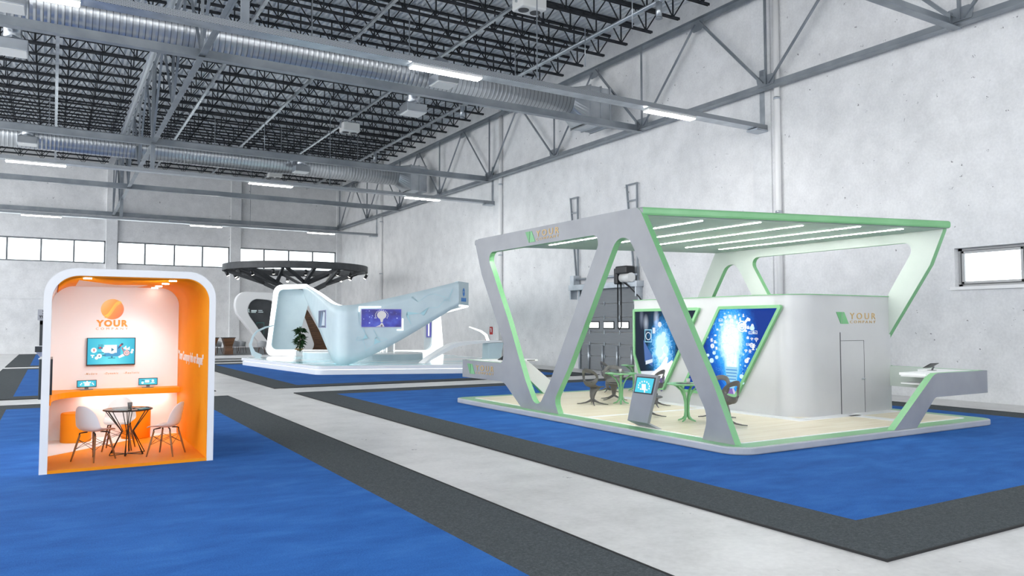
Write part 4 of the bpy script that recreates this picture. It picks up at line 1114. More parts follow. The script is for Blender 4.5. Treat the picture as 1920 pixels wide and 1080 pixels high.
def poster(name, label, poly, center, m, ctx):
    t = thing(name, label, 'screen', (13.27, center[0], center[1]), group='lit posters on the cabin'); o_ = t.location.copy()
    fr = Fr((13.298, 0, 0), (0, -1, 0), (0, 0, 1))
    P = [Vector((-y, z)) for y, z in poly]; c = sum(P, Vector((0, 0)))/len(P)
    def grow(d):
        n_ = len(P); out = []
        area = sum(P[i].x*P[(i+1) % n_].y-P[(i+1) % n_].x*P[i].y for i in range(n_)); sg = 1 if area > 0 else -1
        for i in range(n_):
            a = (P[i]-P[i-1]).normalized(); b = (P[(i+1) % n_]-P[i]).normalized()
            na = Vector((a.y, -a.x))*sg; nb = Vector((b.y, -b.x))*sg
            k = (na+nb).normalized(); out.append(P[i] + k*(d/max(0.3, k.dot(na))))
        return [(p.x, p.y) for p in out]
    plate('poster_frame', fillet([(*p, 0.05) for p in grow(0.07)], 4), [grow(0.0)], Fr((13.22, 0, 0), (0, -1, 0), (0, 0, 1)), 0.078, [M['gb_green']], t, 0.0, o_)
    q = MB(o_); q.prism(grow(0.0), fr, 0.0, 0.045); d = q.build('display', m, t)
    ctx(d, Fr((13.298-0.045, center[0], center[1]), (0, -1, 0), (0, 0, 1)), o_)
    return t
def bulb_art(d, fr, o_):
    S = []; rnd = random.Random(3)
    PG = [(-0.32, 0.88), (1.31, 0.88), (0.09, -1.03), (-1.53, -1.03)]
    def icon(x, y, k, s):
        lim0 = -0.32 - (0.88-y)*0.634; lim1 = 1.31 - (0.88-y)*0.639
        if x-s < lim0 + 0.06 or x+s > lim1 - 0.06 or y+s > 0.84: return
        if k == 0: S.extend([(ring(x, y, s*0.65, s), 0), (ring(x, y, s*0.25, s*0.45), 0)])
        elif k == 1: S.extend([(ring(x, y-s*0.6, s*(0.3+0.4*j), s*(0.5+0.4*j), 10, R(40), R(140)), 0) for j in range(3)] + [(circ(x, y-s*0.6, s*0.18, 10), 0)])
        elif k == 2: S.extend([(rect(x-s, y-s*0.6, x+s, y-s*0.45), 0), (rect(x-s, y+s*0.45, x+s, y+s*0.6), 0), (rect(x-s, y-s*0.6, x-s*0.85, y+s*0.6), 0), (rect(x+s*0.85, y-s*0.6, x+s, y+s*0.6), 0), (rect(x-s*0.5, y-s*0.2, x+s*0.5, y), 0)])
        elif k == 3: S.extend([(rect(x-s*0.6, y-s*0.7, x+s*0.6, y+s*0.1), 0), (ring(x, y+s*0.1, s*0.3, s*0.5, 12, 0, PI), 0)])
        elif k == 4: S.extend([(circ(x-s*0.4, y, s*0.45, 12), 0), (circ(x+s*0.3, y+s*0.05, s*0.55, 12), 0), (rect(x-s*0.7, y-s*0.45, x+s*0.7, y-s*0.1), 0)])
        elif k == 5: S.extend([(circ(x, y+s*0.35, s*0.35, 12), 0), ([(x-s*0.6, y-s*0.7), (x+s*0.6, y-s*0.7), (x+s*0.35, y-s*0.05), (x-s*0.35, y-s*0.05)], 0)])
        else:
            for a in range(3):
                an = a*PI/3; dx, dy = math.cos(an)*s, math.sin(an)*s; nx, ny = -math.sin(an)*s*0.12, math.cos(an)*s*0.12
                S.append(([(x-dx+nx, y-dy+ny), (x-dx-nx, y-dy-ny), (x+dx-nx, y+dy-ny), (x+dx+nx, y+dy+ny)], 0))
    ks = 0
    for r_, n_, a0, a1, sz in ((0.76, 13, -12, 160, 0.062), (0.63, 16, -25, 195, 0.05), (0.52, 13, -30, 205, 0.04), (0.70, 7, -48, -10, 0.045)):
        for i in range(n_):
            a = R(a0 + (a1-a0)*i/(n_-1)); icon(0.0 + r_*math.cos(a)*0.95, 0.18 + r_*math.sin(a)*0.86, ks % 7, sz*(0.8+0.4*rnd.random())); ks += 1
    S.append((ring(0.33, 0.50, 0.10, 0.125), 0)); S.append((ring(0.33, 0.50, 0.05, 0.075), 0)); S.append((circ(0.33, 0.50, 0.025), 0))
    S.append(([(0.36, 0.55), (0.50, 0.70), (0.53, 0.67), (0.39, 0.52)], 0))
    # bulb screw base and the hand below
    S.append(([(-0.16, -0.42), (0.17, -0.42), (0.14, -0.80), (0.06, -0.90), (-0.06, -0.90), (-0.13, -0.80)], 1))
    for k in range(5): S.append((rect(-0.155+k*0.006, -0.50-k*0.07, 0.165-k*0.006, -0.475-k*0.07), 2))
    S.append(([(-0.05, -0.92), (0.05, -0.90), (0.17, -1.09), (-0.14, -1.09)], 3)); S.append(([(0.03, -0.91), (0.05, -0.90), (0.17, -1.09), (0.09, -1.09)], 4))
    for (x, y, r_) in ((0.62, 0.46, 0.055), (0.30, -0.62, 0.05), (0.42, -0.58, 0.035), (0.33, -0.76, 0.035), (-0.52, -0.12, 0.04), (-0.60, -0.30, 0.055), (-0.72, -0.18, 0.035), (-0.44, -0.22, 0.04), (-0.68, -0.42, 0.04)):
        S.append((circ(x, y, r_, 16), 5))
    art(S, 'picture', [M['e_white'], emis('bulb_base', (0.35, 0.72, 0.95), 0.9), emis('bulb_thread', (0.03, 0.30, 0.75), 0.9), emis('sleeve', (0.25, 0.12, 0.55), 0.8), emis('sleeve_light', (0.72, 0.62, 0.9), 0.9), emis('bokeh', (0.62, 0.88, 1.0), 1.0)], fr, d, o_, 0.0, 0.0006)
def hand_art(d, fr, o_):
    S = []
    S += [([(-0.78, -0.55), (-0.1, -0.5), (0.25, -0.62), (0.2, -0.9), (-0.35, -0.86), (-0.62, -0.7)], 0)]
    # pointing hand in glow light
    S += [([(-0.30, -0.62), (0.10, -0.35), (0.30, -0.12), (0.38, -0.15), (0.34, -0.30), (0.52, -0.20), (0.58, -0.28), (0.42, -0.45), (0.28, -0.80), (0.10, -0.95), (-0.02, -0.70)], 1)]
    S += [([(0.05, -0.70), (0.25, -0.62), (0.22, -0.95), (0.10, -1.02)], 2)]
    # phone panel with chart
    S += [([(-0.55, 0.28), (-0.22, -0.12), (-0.20, -0.40), (-0.50, -0.28)], 3), ([(-0.47, -0.26), (-0.20, -0.20), (-0.20, -0.29), (-0.47, -0.36)], 0)]
    S += [(ring(-0.36, 0.38, 0.085, 0.105), 0), (rect(-0.50, 0.22, -0.475, 0.55), 4), (rect(-0.25, 0.22, -0.225, 0.55), 4), (rect(-0.50, 0.53, -0.225, 0.555), 4), (rect(-0.50, 0.22, -0.225, 0.245), 4), (rect(-0.19, 0.45, -0.09, 0.60), 0), (circ(0.08, 0.68, 0.07), 0)]
    for (x, y, r_) in ((0.10, 0.25, 0.16), (0.05, -0.02, 0.14), (0.30, 0.05, 0.10), (0.22, 0.42, 0.08)):
        S.append((circ(x, y, r_, 20), 5))
    art(S, 'picture', [emis('hand_pale', (0.78, 0.86, 0.95), 0.9), M['e_white'], emis('hand_violet', (0.10, 0.06, 0.24), 0.8), emis('panel_blue', (0.01, 0.10, 0.38), 1.0), emis('line_cyan', (0.25, 0.62, 0.85), 1.0), emis('glow_cyan', (0.62, 0.90, 1.0), 1.0)], fr, d, o_, 0.0, 0.0006)
poster('lit_poster', 'slanted lit poster of a glowing light bulb with icons, on the cabin wall', [(12.70, 2.45), (11.06, 2.45), (12.28, 0.53), (13.92, 0.53)], (12.38, 1.56), bulb_mat(), bulb_art)
poster('lit_poster', 'dark lit poster of a hand touching glowing icons, at the cabin wall end', [(15.72, 2.44), (13.46, 2.44), (14.68, 0.52), (15.36, 0.52), (15.72, 1.32)], (14.85, 1.42), hand_mat(), hand_art)

# ------------------------------------------------------------------ info kiosk
t = thing('info_kiosk', 'leaning grey touchscreen kiosk on the green platform edge', 'kiosk', (9.66, 11.2, BZ)); o_ = t.location.copy()
fr = Fr((9.585, 0, 0), (0, -1, 0), (0, 0, 1)); g = lambda y, z: (-y, z)
q = MB(o_); q.prism([g(11.63, 0.25), g(11.05, 0.25), g(10.74, 1.155), g(11.36, 1.165)], fr, -0.07, 0.0); q.build('panel', M['gb_white'], t, bevel=0.006)
q = MB(o_); a = [(9.585, 11.63, 0.25), (9.585, 11.05, 0.25), (9.74, 10.86, BZ), (9.74, 11.44, BZ)]; b_ = [(9.655, 11.63, 0.25), (9.655, 11.05, 0.25), (9.81, 10.86, BZ), (9.81, 11.44, BZ)]
va = [q.V(p) for p in a]; vb = [q.V(p) for p in b_]; q.face(va); q.face(vb[::-1])
for i in range(4): q.face([va[i], vb[i], vb[(i+1) % 4], va[(i+1) % 4]])
q.build('foot', M['gb_white'], t)
def kpt(u, v): # u along width 0..1 (left to right), v along height 0..1
    yl = 11.63 + (11.36-11.63)*v; yr = 11.05 + (10.74-11.05)*v; z = 0.25 + 0.91*v
    return g(yl + (yr-yl)*u, z)
q = MB(o_); q.prism([kpt(0.07, 0.60), kpt(0.93, 0.60), kpt(0.93, 0.955), kpt(0.07, 0.955)], fr, 0.0, 0.008); q.build('bezel', M['dk'], t)
q = MB(o_); q.prism([kpt(0.11, 0.625), kpt(0.88, 0.625), kpt(0.88, 0.93), kpt(0.11, 0.93)], fr, 0.007, 0.010); d = q.build('display', emis('kiosk_cyan', (0.03, 0.62, 0.82), 1.0), t)
S = []; ko = kpt(0.49, 0.76)
for k in range(9):
    a = R(-15 + 210*k/8); S.append((circ(ko[0]+0.155*math.cos(a)+0.02*math.sin(a), ko[1]-0.01+0.10*math.sin(a), 0.017, 10), 0))
S += [(rect(ko[0]-0.06, ko[1]-0.075, ko[0]+0.055, ko[1]+0.04), 0), (rect(ko[0]-0.0, ko[1]-0.12, ko[0]+0.035, ko[1]-0.07), 0), (rect(ko[0]-0.11, ko[1]-0.075, ko[0]-0.075, ko[1]-0.045), 0), (rect(ko[0]+0.07, ko[1]-0.08, ko[0]+0.10, ko[1]-0.05), 0)]
art(S, 'picture', [M['e_white']], fr, d, o_, 0.010, 0.0006)

# ------------------------------------------------------------------ furniture
def flower_table(label):
    t = thing('cafe_table', label, 'table', (0, 0, 0), 0, 'green cafe tables')
    q = MB(); q.lathe((0, 0, 0), [(0.30, 0.725), (0.385, 0.738), (0.395, 0.748), (0.39, 0.758)], 48); q.build('table_top', M['gb_green'], t)
    q = MB(); q.lathe((0, 0, 0), [(0.21, 0.7575), (0.21, 0.7605)], 40); o = q.build('top_inset', M['black'], t); o['label'] = 'dark round inset'
    for k in range(4):
        a = k*PI/2 + 0.35
        def P(r, z): return (r*math.cos(a), r*math.sin(a), z)
        q = MB(); q.tube([P(0.33, 0.732), P(0.23, 0.700), P(0.13, 0.62), P(0.066, 0.50), P(0.040, 0.38), P(0.036, 0.20), P(0.050, 0.10), P(0.10, 0.045), P(0.19, 0.014)], [0.024, 0.026, 0.026, 0.026, 0.025, 0.025, 0.026, 0.026, 0.016], 10, True, 0, 0.75)
        q.build('leg', M['gb_green'], t)
    return t
def ring_chair(label):
    """sculpted chair with an open oval back, twisted stem and four thin root-like legs; front is -Y"""
    t = thing('sculpted_chair', label, 'chair', (0, 0, 0), 0, 'dark sculpted chairs in the green booth')
    # seat shell
    P = []
    for i in range(9):
        f = i/8; y = -0.21 + 0.40*f
        w = 0.155 + 0.075*math.sin(PI*min(1, f*0.9+0.12)); z = 0.455 - 0.035*math.sin(PI*f) + (0.09*max(0, f-0.72)/0.28 if f > 0.72 else 0) - 0.03*max(0, 0.2-f)/0.2
        P.append([(w*(-1+2*k/8), y - 0.0*abs(-1+2*k/8), z + 0.045*(-1+2*k/8)**2*(0.3+f)) for k in range(9)])
    q = MB(); q.grid(P); q.build('seat', M['chair_taupe'], t, solid=0.028, sub=1)
    # open back ring, wide at the top
    N = 28; path = []; rr = []
    C = []
    for k in range(N):
        a = 2*PI*k/N; x = 0.240*math.cos(a)*(1.0+0.06*math.sin(a)); zz = 0.165*math.sin(a)
        z = 0.665 + zz; y = 0.175 + 0.13*(zz+0.165) - 0.10*(x/0.235)**2 + 0.02
        C.append((Vector((x, y, z)), 0.046 + 0.014*max(0, math.sin(a)) + 0.03*max(0, -math.sin(a))))
    q = MB(); rows = []
    for k in range(N):
        p, wd = C[k]; tg = (C[(k+1) % N][0]-C[k-1][0]).normalized(); nn = Vector((0, 1, -0.25)).normalized(); s = tg.cross(nn).normalized()
        rows.append([p + s*wd*math.cos(b*2*PI/8) + nn*0.013*math.sin(b*2*PI/8) for b in range(8)])
    q.grid(rows, closeu=True, closev=True); q.build('backrest', M['chair_taupe'], t, sub=1)
    # stem: flat twisted trunk
    q = MB(); rows = []
    for i, (y, z, wx, wy, tw) in enumerate(((-0.08, 0.44, 0.19, 0.075, 0), (-0.04, 0.38, 0.14, 0.075, 10), (0.02, 0.30, 0.09, 0.065, 25), (0.05, 0.20, 0.06, 0.055, 45), (0.045, 0.12, 0.045, 0.045, 60), (0.04, 0.085, 0.06, 0.06, 60))):
        rows.append([(wx*math.cos(b*PI/6)*math.cos(R(tw))-wy*math.sin(b*PI/6)*math.sin(R(tw)), y + wx*math.cos(b*PI/6)*math.sin(R(tw))+wy*math.sin(b*PI/6)*math.cos(R(tw)), z) for b in range(12)])
    q.grid(rows, closev=True); q.face([q.V(p) for p in rows[-1]]); q.build('stem', M['chair_taupe'], t)
    for a in (40, 140, 220, 320):
        c, s = math.cos(R(a)), math.sin(R(a)); q = MB()
        q.tube([(0.01*c, 0.04+0.01*s, 0.12), (0.07*c, 0.04+0.06*s, 0.085), (0.17*c, 0.04+0.15*s, 0.045), (0.30*c, 0.04+0.27*s, 0.018), (0.40*c, 0.04+0.36*s, 0.010)], [0.035, 0.028, 0.017, 0.011, 0.008], 8); q.build('leg', M['chair_taupe'], t)
    return t
tb = flower_table('green cafe table nearest the kiosk, with a pale cup on its dark inset'); tb.location = (11.02, 11.50, FZ)
copy_tree(tb, (12.02, 14.82, FZ), R(30), 'green cafe table further in, left of the kiosk, with a pale cup')
copy_tree(tb, (14.75, 17.55, FZ), R(10), 'green cafe table partly hidden behind the cabin end')
def face_to(x, y, tx, ty): return math.atan2(tx-x, -(ty-y))   # local -Y looks at the target
chs = [(11.40, 15.10, 12.4, 15.22, 'dark sculpted chair left of the middle green table, back towards the camera'),
       (12.55, 15.75, 12.05, 14.9, 'dark sculpted chair behind the middle green table'),
       (12.35, 13.98, 12.02, 14.82, 'dark sculpted chair half hidden behind the kiosk head, at the middle table'),
       (10.82, 12.38, 11.02, 11.5, 'dark sculpted chair behind the kiosk panel, at the nearest green table'),
       (11.15, 10.58, 11.02, 11.5, 'dark sculpted chair behind the slanting front leg, at the nearest table'),
       (11.95, 11.62, 11.02, 11.5, 'dark sculpted chair in front of the light bulb poster'),
       (13.95, 17.75, 14.75, 17.55, 'dark sculpted chair farthest back, beside the hidden green table')]
c0 = None
for i, (x, y, tx, ty, lab) in enumerate(chs):
    if c0 is None: c0 = ring_chair(lab); o = c0
    else: o = copy_tree(c0, label=lab)
    o.location = (x, y, FZ); o.rotation_euler = (0, 0, face_to(x, y, tx, ty))
cup(10.99, 11.42, FZ+0.761, 0.10, 0.04, M['cup_pale'], 'pale cup on the green table nearest the kiosk', 'pale cups on the green tables')
cup(11.95, 14.75, FZ+0.761, 0.10, 0.04, M['cup_pale'], 'pale cup on the middle green table', 'pale cups on the green tables')
cup(14.88, 17.50, FZ+0.761, 0.10, 0.04, M['cup_pale'], 'pale cup on the green table beside the cabin end', 'pale cups on the green tables')
def stand_tablet(x, y, z, rz, label, lit):
    t = thing('tablet', label, 'tablet', (x, y, z), rz, 'tablets on the booth counters')
    M0 = Matrix.Rotation(R(28), 3, 'X')
    q = MB(); q.box((0, 0.0, 0.10), (0.30, 0.012, 0.20), rot=Matrix.Rotation(R(-60 if not lit else -40), 3, 'X')); q.build('body', M['black'], t, bevel=0.004)
    q = MB(); a = R(-60 if not lit else -40); nrm = Matrix.Rotation(a, 3, 'X') @ Vector((0, -1, 0))
    q.box(Vector((0, 0, 0.10)) + nrm*0.007, (0.27, 0.002, 0.175), rot=Matrix.Rotation(a, 3, 'X')); q.build('display', M['cyan'] if lit else mat('tablet_dark', (0.02, 0.022, 0.025), 0.15), t)
    q = MB(); q.bar((0, 0.06, 0.08), (0, 0.02, 0.0), 0.06, 0.01); q.box((0, 0.02, 0.004), (0.14, 0.12, 0.008)); q.build('stand', M['cup_grey'], t)
stand_tablet(9.95, 17.0, 1.14, R(-90), 'dark tablet on the left counter of the green booth, next to the leg', False)
stand_tablet(10.95, 18.1, 1.14, R(0), 'lit cyan tablet on the left rear counter of the green booth', True)
stand_tablet(15.85, 9.30, 1.14, R(180), 'dark tablet on the right counter of the green booth', False)
# ================================================================== WHITE WAVE BOOTH
M['wb_white'] = mat('wave_white', (0.80, 0.82, 0.83), 0.3)
M['wb_blue'] = noisy('wave_pale_blue', (0.50, 0.62, 0.67), (0.56, 0.68, 0.72), 1.2, 0.32)
M['wb_edge'] = mat('lit_edge', (1, 1, 1), 0.4, emit=(0.95, 1.0, 1.0), es=1.6)
def ice_floor():
    m = mat('ice_floor', (0.8, 0.9, 0.92), 0.12, spec=0.6); n = NT(m)
    f = n.noise(n.coord((0.35, 1.0, 1)), 0.55, 3, 0.5)
    c = n.ramp(f, [(0.36, (0.24, 0.68, 0.76)), (0.50, (0.62, 0.84, 0.87)), (0.62, (0.82, 0.88, 0.90))])
    n.color(c); return m
M['ice'] = ice_floor()
M['cyan_tri'] = mat('pale_cyan_print', (0.42, 0.68, 0.74), 0.4)
M['logo_blue'] = mat('logo_blue', (0.02, 0.24, 0.70), 0.35)
PZ = 0.385
t = thing('exhibition_booth', 'white and pale blue booth of sweeping panels with lit edges on a low platform', 'booth', (13, 35, 0.017)); WB = t; of = t.location.copy()
hexo = [(9.38, 31.3), (12.3, 30.2, 1.0), (17.9, 28.0, 1.2), (19.2, 33.0, 1.0), (19.4, 41.2, 0.8), (14.5, 42.8, 1.0), (8.35, 41.6, 0.7)]
hexo = fillet([(p[0], p[1], p[2] if len(p) > 2 else 0.5) for p in hexo], 6)
def inset(P, d):
    c = Vector((sum(p[0] for p in P)/len(P), sum(p[1] for p in P)/len(P)))
    return [tuple(Vector(p) + (c-Vector(p)).normalized()*d) for p in P]
fz = Fr((0, 0, 0.017), (1, 0, 0), (0, 1, 0))
q = MB(of); q.prism(inset(hexo, 0.06), fz, 0.0, 0.20); q.build('lower_step', M['wb_white'], t, bevel=0.01)
q = MB(of); q.prism(inset(hexo, 0.16), fz, 0.20, 0.225); q.build('glow_gap', M['wb_edge'], t)
q = MB(of); q.prism(hexo, fz, 0.225, PZ-0.017); q.build('platform', M['wb_white'], t, bevel=0.012)
q = MB(of); q.prism(inset(hexo, 0.35), Fr((0, 0, PZ), (1, 0, 0), (0, 1, 0)), 0.0, 0.006); o = q.build('platform_floor', M['ice'], t); o['label'] = 'glossy icy blue platform floor'

# sweeping ribbon wall: stations along the plan, each with a bottom and a top height
def sweep(name, st, thick, mat_face, mat_edge, parent, smooth=True, sub=8):
    """st: (x, y, z_bottom, z_top); Catmull-Rom between stations; faces on both sides, lit caps"""
    P = []
    n = len(st)
    for i in range(n-1):
        p0, p1, p2, p3 = [Vector(st[max(0, min(n-1, j))]) for j in (i-1, i, i+1, i+2)]
        for k in range(sub):
            u = k/sub
            P.append(0.5*((2*p1) + (p2-p0)*u + (2*p0-5*p1+4*p2-p3)*u*u + (3*p1-p0-3*p2+p3)*u*u*u))
    P.append(Vector(st[-1]))
    q = MB(of); F = []; B = []
    for i, p in enumerate(P):
        d = (P[min(len(P)-1, i+1)] - P[max(0, i-1)]); d = Vector((d[0], d[1], 0)).normalized(); nr = Vector((-d.y, d.x, 0))
        zb, zt = p[2], max(p[3], p[2]+0.02)
        rows = [Vector((p[0], p[1], zb + (zt-zb)*k/6)) for k in range(7)]
        F.append(rows); B.append([r + nr*thick for r in rows])
    q.grid(F, 0, smooth); q.grid(B, 0, smooth)
    for i in range(len(P)-1):
        for k in (0, 6):
            q.face([q.V(F[i][k]), q.V(F[i+1][k]), q.V(B[i+1][k]), q.V(B[i][k])], 1)
    for i in (0, len(P)-1):
        q.face([q.V(F[i][0]), q.V(F[i][-1]), q.V(B[i][-1]), q.V(B[i][0])], 1)
    bmesh.ops.remove_doubles(q.bm, verts=q.bm.verts[:], dist=0.0005)
    return q.build(name, [mat_face, mat_edge], parent)
wing = [(12.05, 43.0, 3.95, 4.32), (11.55, 40.0, 3.05, 4.02), (11.0, 36.5, 1.95, 3.58), (10.62, 33.6, 0.85, 3.12), (10.55, 32.45, 0.42, 2.96), (10.80, 31.98, 0.36, 2.93), (11.35, 31.78, 0.52, 2.99), (12.5, 31.35, 1.10, 3.24), (14.0, 30.82, 2.02, 3.62), (15.45, 30.32, 2.96, 4.02)]
wo = sweep('wing_panel', wing, 0.22, M['wb_blue'], M['wb_edge'], t); wo['label'] = 'pale blue V-shaped wing with lit edge'
for p in wo.data.polygons: pass
# bent return of the wing with the printed sign, and the lit underside
ret = [(15.45, 30.32, 2.96, 4.02), (16.25, 30.85, 2.98, 3.98)]
q = MB(of)
A = (15.45, 30.32); Bp = (16.27, 30.95); Cc = (18.6, 38.5)
for (a, b2, zb, zt, zb2, zt2) in ((A, Bp, 2.98, 4.02, 2.96, 4.00), (Bp, Cc, 2.96, 4.00, 2.75, 3.9)):
    d = (Vector(b2)-Vector(a)).normalized(); nr = Vector((-d.y, d.x))*0.18
    v = [(a[0], a[1], zb), (b2[0], b2[1], zb2), (b2[0], b2[1], zt2), (a[0], a[1], zt)]
    w_ = [(x+nr.x, y+nr.y, z) for x, y, z in v]
    vv = [q.V(p) for p in v]; ww = [q.V(p) for p in w_]
    q.face(vv, 0); q.face(ww[::-1], 0)
    for i in range(4): q.face([vv[i], ww[i], ww[(i+1) % 4], vv[(i+1) % 4]], 1 if i in (0, 2) else 0)
q.build('wing_return', [M['wb_blue'], M['wb_edge']], t)
q = MB(of); q.poly([(15.5, 30.42, 2.955), (16.25, 31.0, 2.945), (18.55, 38.5, 2.74), (17.9, 38.7, 2.74), (15.3, 31.1, 2.955)], 0); q.build('wing_underside', M['wb_blue'], t, solid=0.03, offset=1.0)
q = MB(of); q.bar((15.55, 30.42, 2.93), (16.22, 30.98, 2.92), 0.10, 0.05); q.bar((16.22, 30.98, 2.92), (18.5, 38.4, 2.72), 0.10, 0.05); q.build('underside_light', M['wb_edge'], t)
# rear ring frame: left post, bottom bar, right column (plane roughly facing the entrance)
u_ = Vector((0.955, -0.297, 0)); fr = Fr((10.05, 43.0, 0), u_, (0, 0, 1)); L = 9.9
ro = fillet([(0.0, PZ, 0.35), (0.42, 4.28, 0.45), (2.2, 4.36, 0.3), (2.35, 4.12), (2.1, 4.10), (0.66, 4.03, 0.3), (0.27, 0.72, 0.3), (L-0.75, 0.62, 0.4), (L-0.72, 2.55, 0.2), (L-1.2, 2.75), (L-0.9, 2.95), (L-0.25, 2.85, 0.3), (L-0.05, PZ, 0.1)], 8)
plate('rear_frame', ro, [], fr, 0.35, [M['wb_edge'], M['wb_blue']], t, 0.0, of)['label'] = 'white lit rear frame with rounded post'
# broad pale panel of the left post, set back behind the lit border
pp = fillet([(0.20, 0.56, 0.2), (0.60, 4.08, 0.3), (2.55, 4.05, 0.2), (2.25, 3.30), (1.55, 0.62, 0.3)], 8)
plate('post_panel', pp, [], Fr(Vector((10.05, 43.0, 0)) - fr.n*0.36, u_, (0, 0, 1)), 0.12, [M['wb_blue']], t, 0.0, of)
pp = fillet([(L-1.15, 0.60), (L-1.15, 2.7), (L-0.65, 2.8), (L-0.6, 0.60)], 4)
plate('column_panel', pp, [], Fr(Vector((10.05, 43.0, 0)) - fr.n*0.36, u_, (0, 0, 1)), 0.2, [M['wb_white']], t, 0.0, of)
fc_ = Fr(Vector((10.05, 43.0, 0)) - fr.n*0.355, u_, (0, 0, 1))
# sign on the return
d = (Vector(Bp)-Vector(A)).normalized(); fs = Fr((A[0]+d.x*0.5-d.y*-0.0, A[1]+d.y*0.5, 3.55), (d.x, d.y, 0), (0, 0, 1)); fs.o += fs.n*0.004
q = MB(of); hx = [(0.115*math.cos(R(90+60*k)), 0.20*math.sin(R(90+60*k))) for k in range(6)]; hi = [(0.05*math.cos(R(90+60*k)), 0.09*math.sin(R(90+60*k))) for k in range(6)]
for k in range(6): q.prism([hx[k], hx[(k+1) % 6], hi[(k+1) % 6], hi[k]], fs, 0, 0.008)
q.prism([(0.0, -0.02), (0.07, 0.04), (0.07, -0.10), (0.0, -0.14)], fs, 0, 0.008)
q.build('sign_emblem', M['logo_blue'], t)
q = MB(of); x = -0.26
for k in range(4):  # slanted rounded letter-like strokes of the wordmark
    q.prism([(x, -0.42), (x+0.045, -0.42), (x+0.075, -0.25), (x+0.03, -0.25)], fs, 0, 0.008); q.prism([(x+0.06, -0.42), (x+0.105, -0.42), (x+0.105, -0.25), (x+0.075, -0.25)], fs, 0, 0.008); x += 0.13
q.build('sign_wordmark', M['logo_blue'], t)
q = MB(of); q.prism(rect(-0.25, -0.50, 0.26, -0.48), fs, 0, 0.006); q.build('sign_subline', M['cyan_tri'], t)
# printed triangles and lines on the wing
wp0 = Vector((11.35, 31.78, 0)); wd = Vector((15.45-11.35, 30.32-31.78, 0)).normalized(); fwg = Fr(wp0 + Vector((0, 0, 0)), wd, (0, 0, 1)); fwg.o += fwg.n*0.035
rnd = random.Random(11); q = MB(of)
def line(a, b, w=0.012): 
    a = Vector(a); b = Vector(b); d_ = (b-a).normalized(); nn = Vector((-d_.y, d_.x))*w
    q.prism([tuple(a+nn), tuple(a-nn), tuple(b-nn), tuple(b+nn)], fwg, 0, 0.004)
def inside(u, z):
    return (0.52+0.60*u < z-0.12) and (z < 2.92+0.235*u-0.1)
nodes = []
while len(nodes) < 34:
    u = rnd.uniform(-0.1, 4.1); z = rnd.uniform(0.8, 3.7)
    if inside(u, z) and not (0.05 < u < 2.0 and 1.9 < z < 2.95): nodes.append((u, z))
for i in range(len(nodes)):
    nb = sorted(nodes, key=lambda p: (p[0]-nodes[i][0])**2 + (p[1]-nodes[i][1])**2)
    for p in nb[1:3]: line(nodes[i], p, 0.006)
    if i % 7 == 0: q.prism([nodes[i], nb[1], nb[2]], fwg, 0, 0.003)
q.build('printed_network', M['cyan_tri'], t)
q = MB(of)
for (u0, z0, u1, z1) in ((0.02, 2.84, 0.95, 2.89), (-0.0, 2.66, 0.05, 2.88), (1.86, 1.86, 1.91, 2.36), (1.64, 1.84, 1.91, 1.89)):
    q.prism(rect(u0, z0, u1, z1), Fr(fwg.o - fwg.n*0.035, fwg.u, fwg.v), -0.02, 0.05)
q.build('bracket_light', M['wb_edge'], t)
# screen on the wing
def wing_screen(name, label, fr2, w_, h_, m_, arts):
    s = thing(name, label, 'screen', fr2.o, 0, 'screens on the white wave booth'); o2 = s.location.copy()
    q = MB(o2); q.prism(rect(0, 0, w_, h_), fr2, -0.02, 0.035); q.build('bezel', mat('lilac_bezel', (0.45, 0.42, 0.62), 0.4), s)
    q = MB(o2); q.prism(rect(0.025, 0.02, w_-0.025, h_-0.02), fr2, 0.034, 0.040); d_ = q.build('display', m_, s); arts(d_, fr2, o2)
def starry():
    m = mat('starry_picture', (0.02, 0.01, 0.06), 0.3); n = NT(m); v = n.coord((1, 1, 1))
    f = n.noise(v, 2.2, 3); c = n.ramp(f, [(0.3, (0.012, 0.008, 0.10)), (0.55, (0.03, 0.05, 0.42)), (0.75, (0.07, 0.13, 0.60))])
    vo = n.add('ShaderNodeTexVoronoi'); vo.inputs['Scale'].default_value = 9.0; n.lk(v, vo.inputs['Vector'])
    cs = n.add('ShaderNodeSeparateColor'); n.lk(vo.outputs['Color'], cs.inputs['Color'])
    dot = n.math('LESS_THAN', vo.outputs['Distance'], n.math('MULTIPLY', n.math('POWER', cs.outputs[0], 3.0), 0.32))
    c = n.mix(n.math('MULTIPLY', dot, 0.7), c, (0.5, 0.62, 1.0)); n.lk(c, n.b.inputs['Emission Color']); n.b.inputs['Emission Strength'].default_value = 0.9
    return m
def star_art(d_, fr2, o2):
    S = [(circ(1.0-0.12, 0.53, 0.20, 22, 0.18), 0), ([(0.80, 0.40), (0.96, 0.40), (0.92, 0.22), (0.84, 0.22)], 0), ([(0.62, 0.03), (0.80, 0.10), (0.86, 0.19), (0.92, 0.19), (1.0, 0.03)], 0), (circ(0.88, 0.07, 0.045, 12), 1)]
    for k in range(15):
        a = R(-30 + 240*k/14); S.append((circ(0.88+0.27*math.cos(a), 0.52+0.22*math.sin(a), 0.022, 8), 0))
    art(S, 'picture', [emis('pale_bulb', (0.62, 0.62, 0.66), 0.9), emis('cuff', (0.25, 0.2, 0.25), 0.6)], fr2, d_, o2, 0.040, 0.0006)
fr2 = Fr(wp0 + wd*0.10 + Vector((0, 0, 1.98)) + fwg.n*0.0, wd, (0, 0, 1))
wing_screen('panel_screen', 'violet starry screen on the front wing of the white booth', fr2, 1.74, 0.80, starry(), star_art)
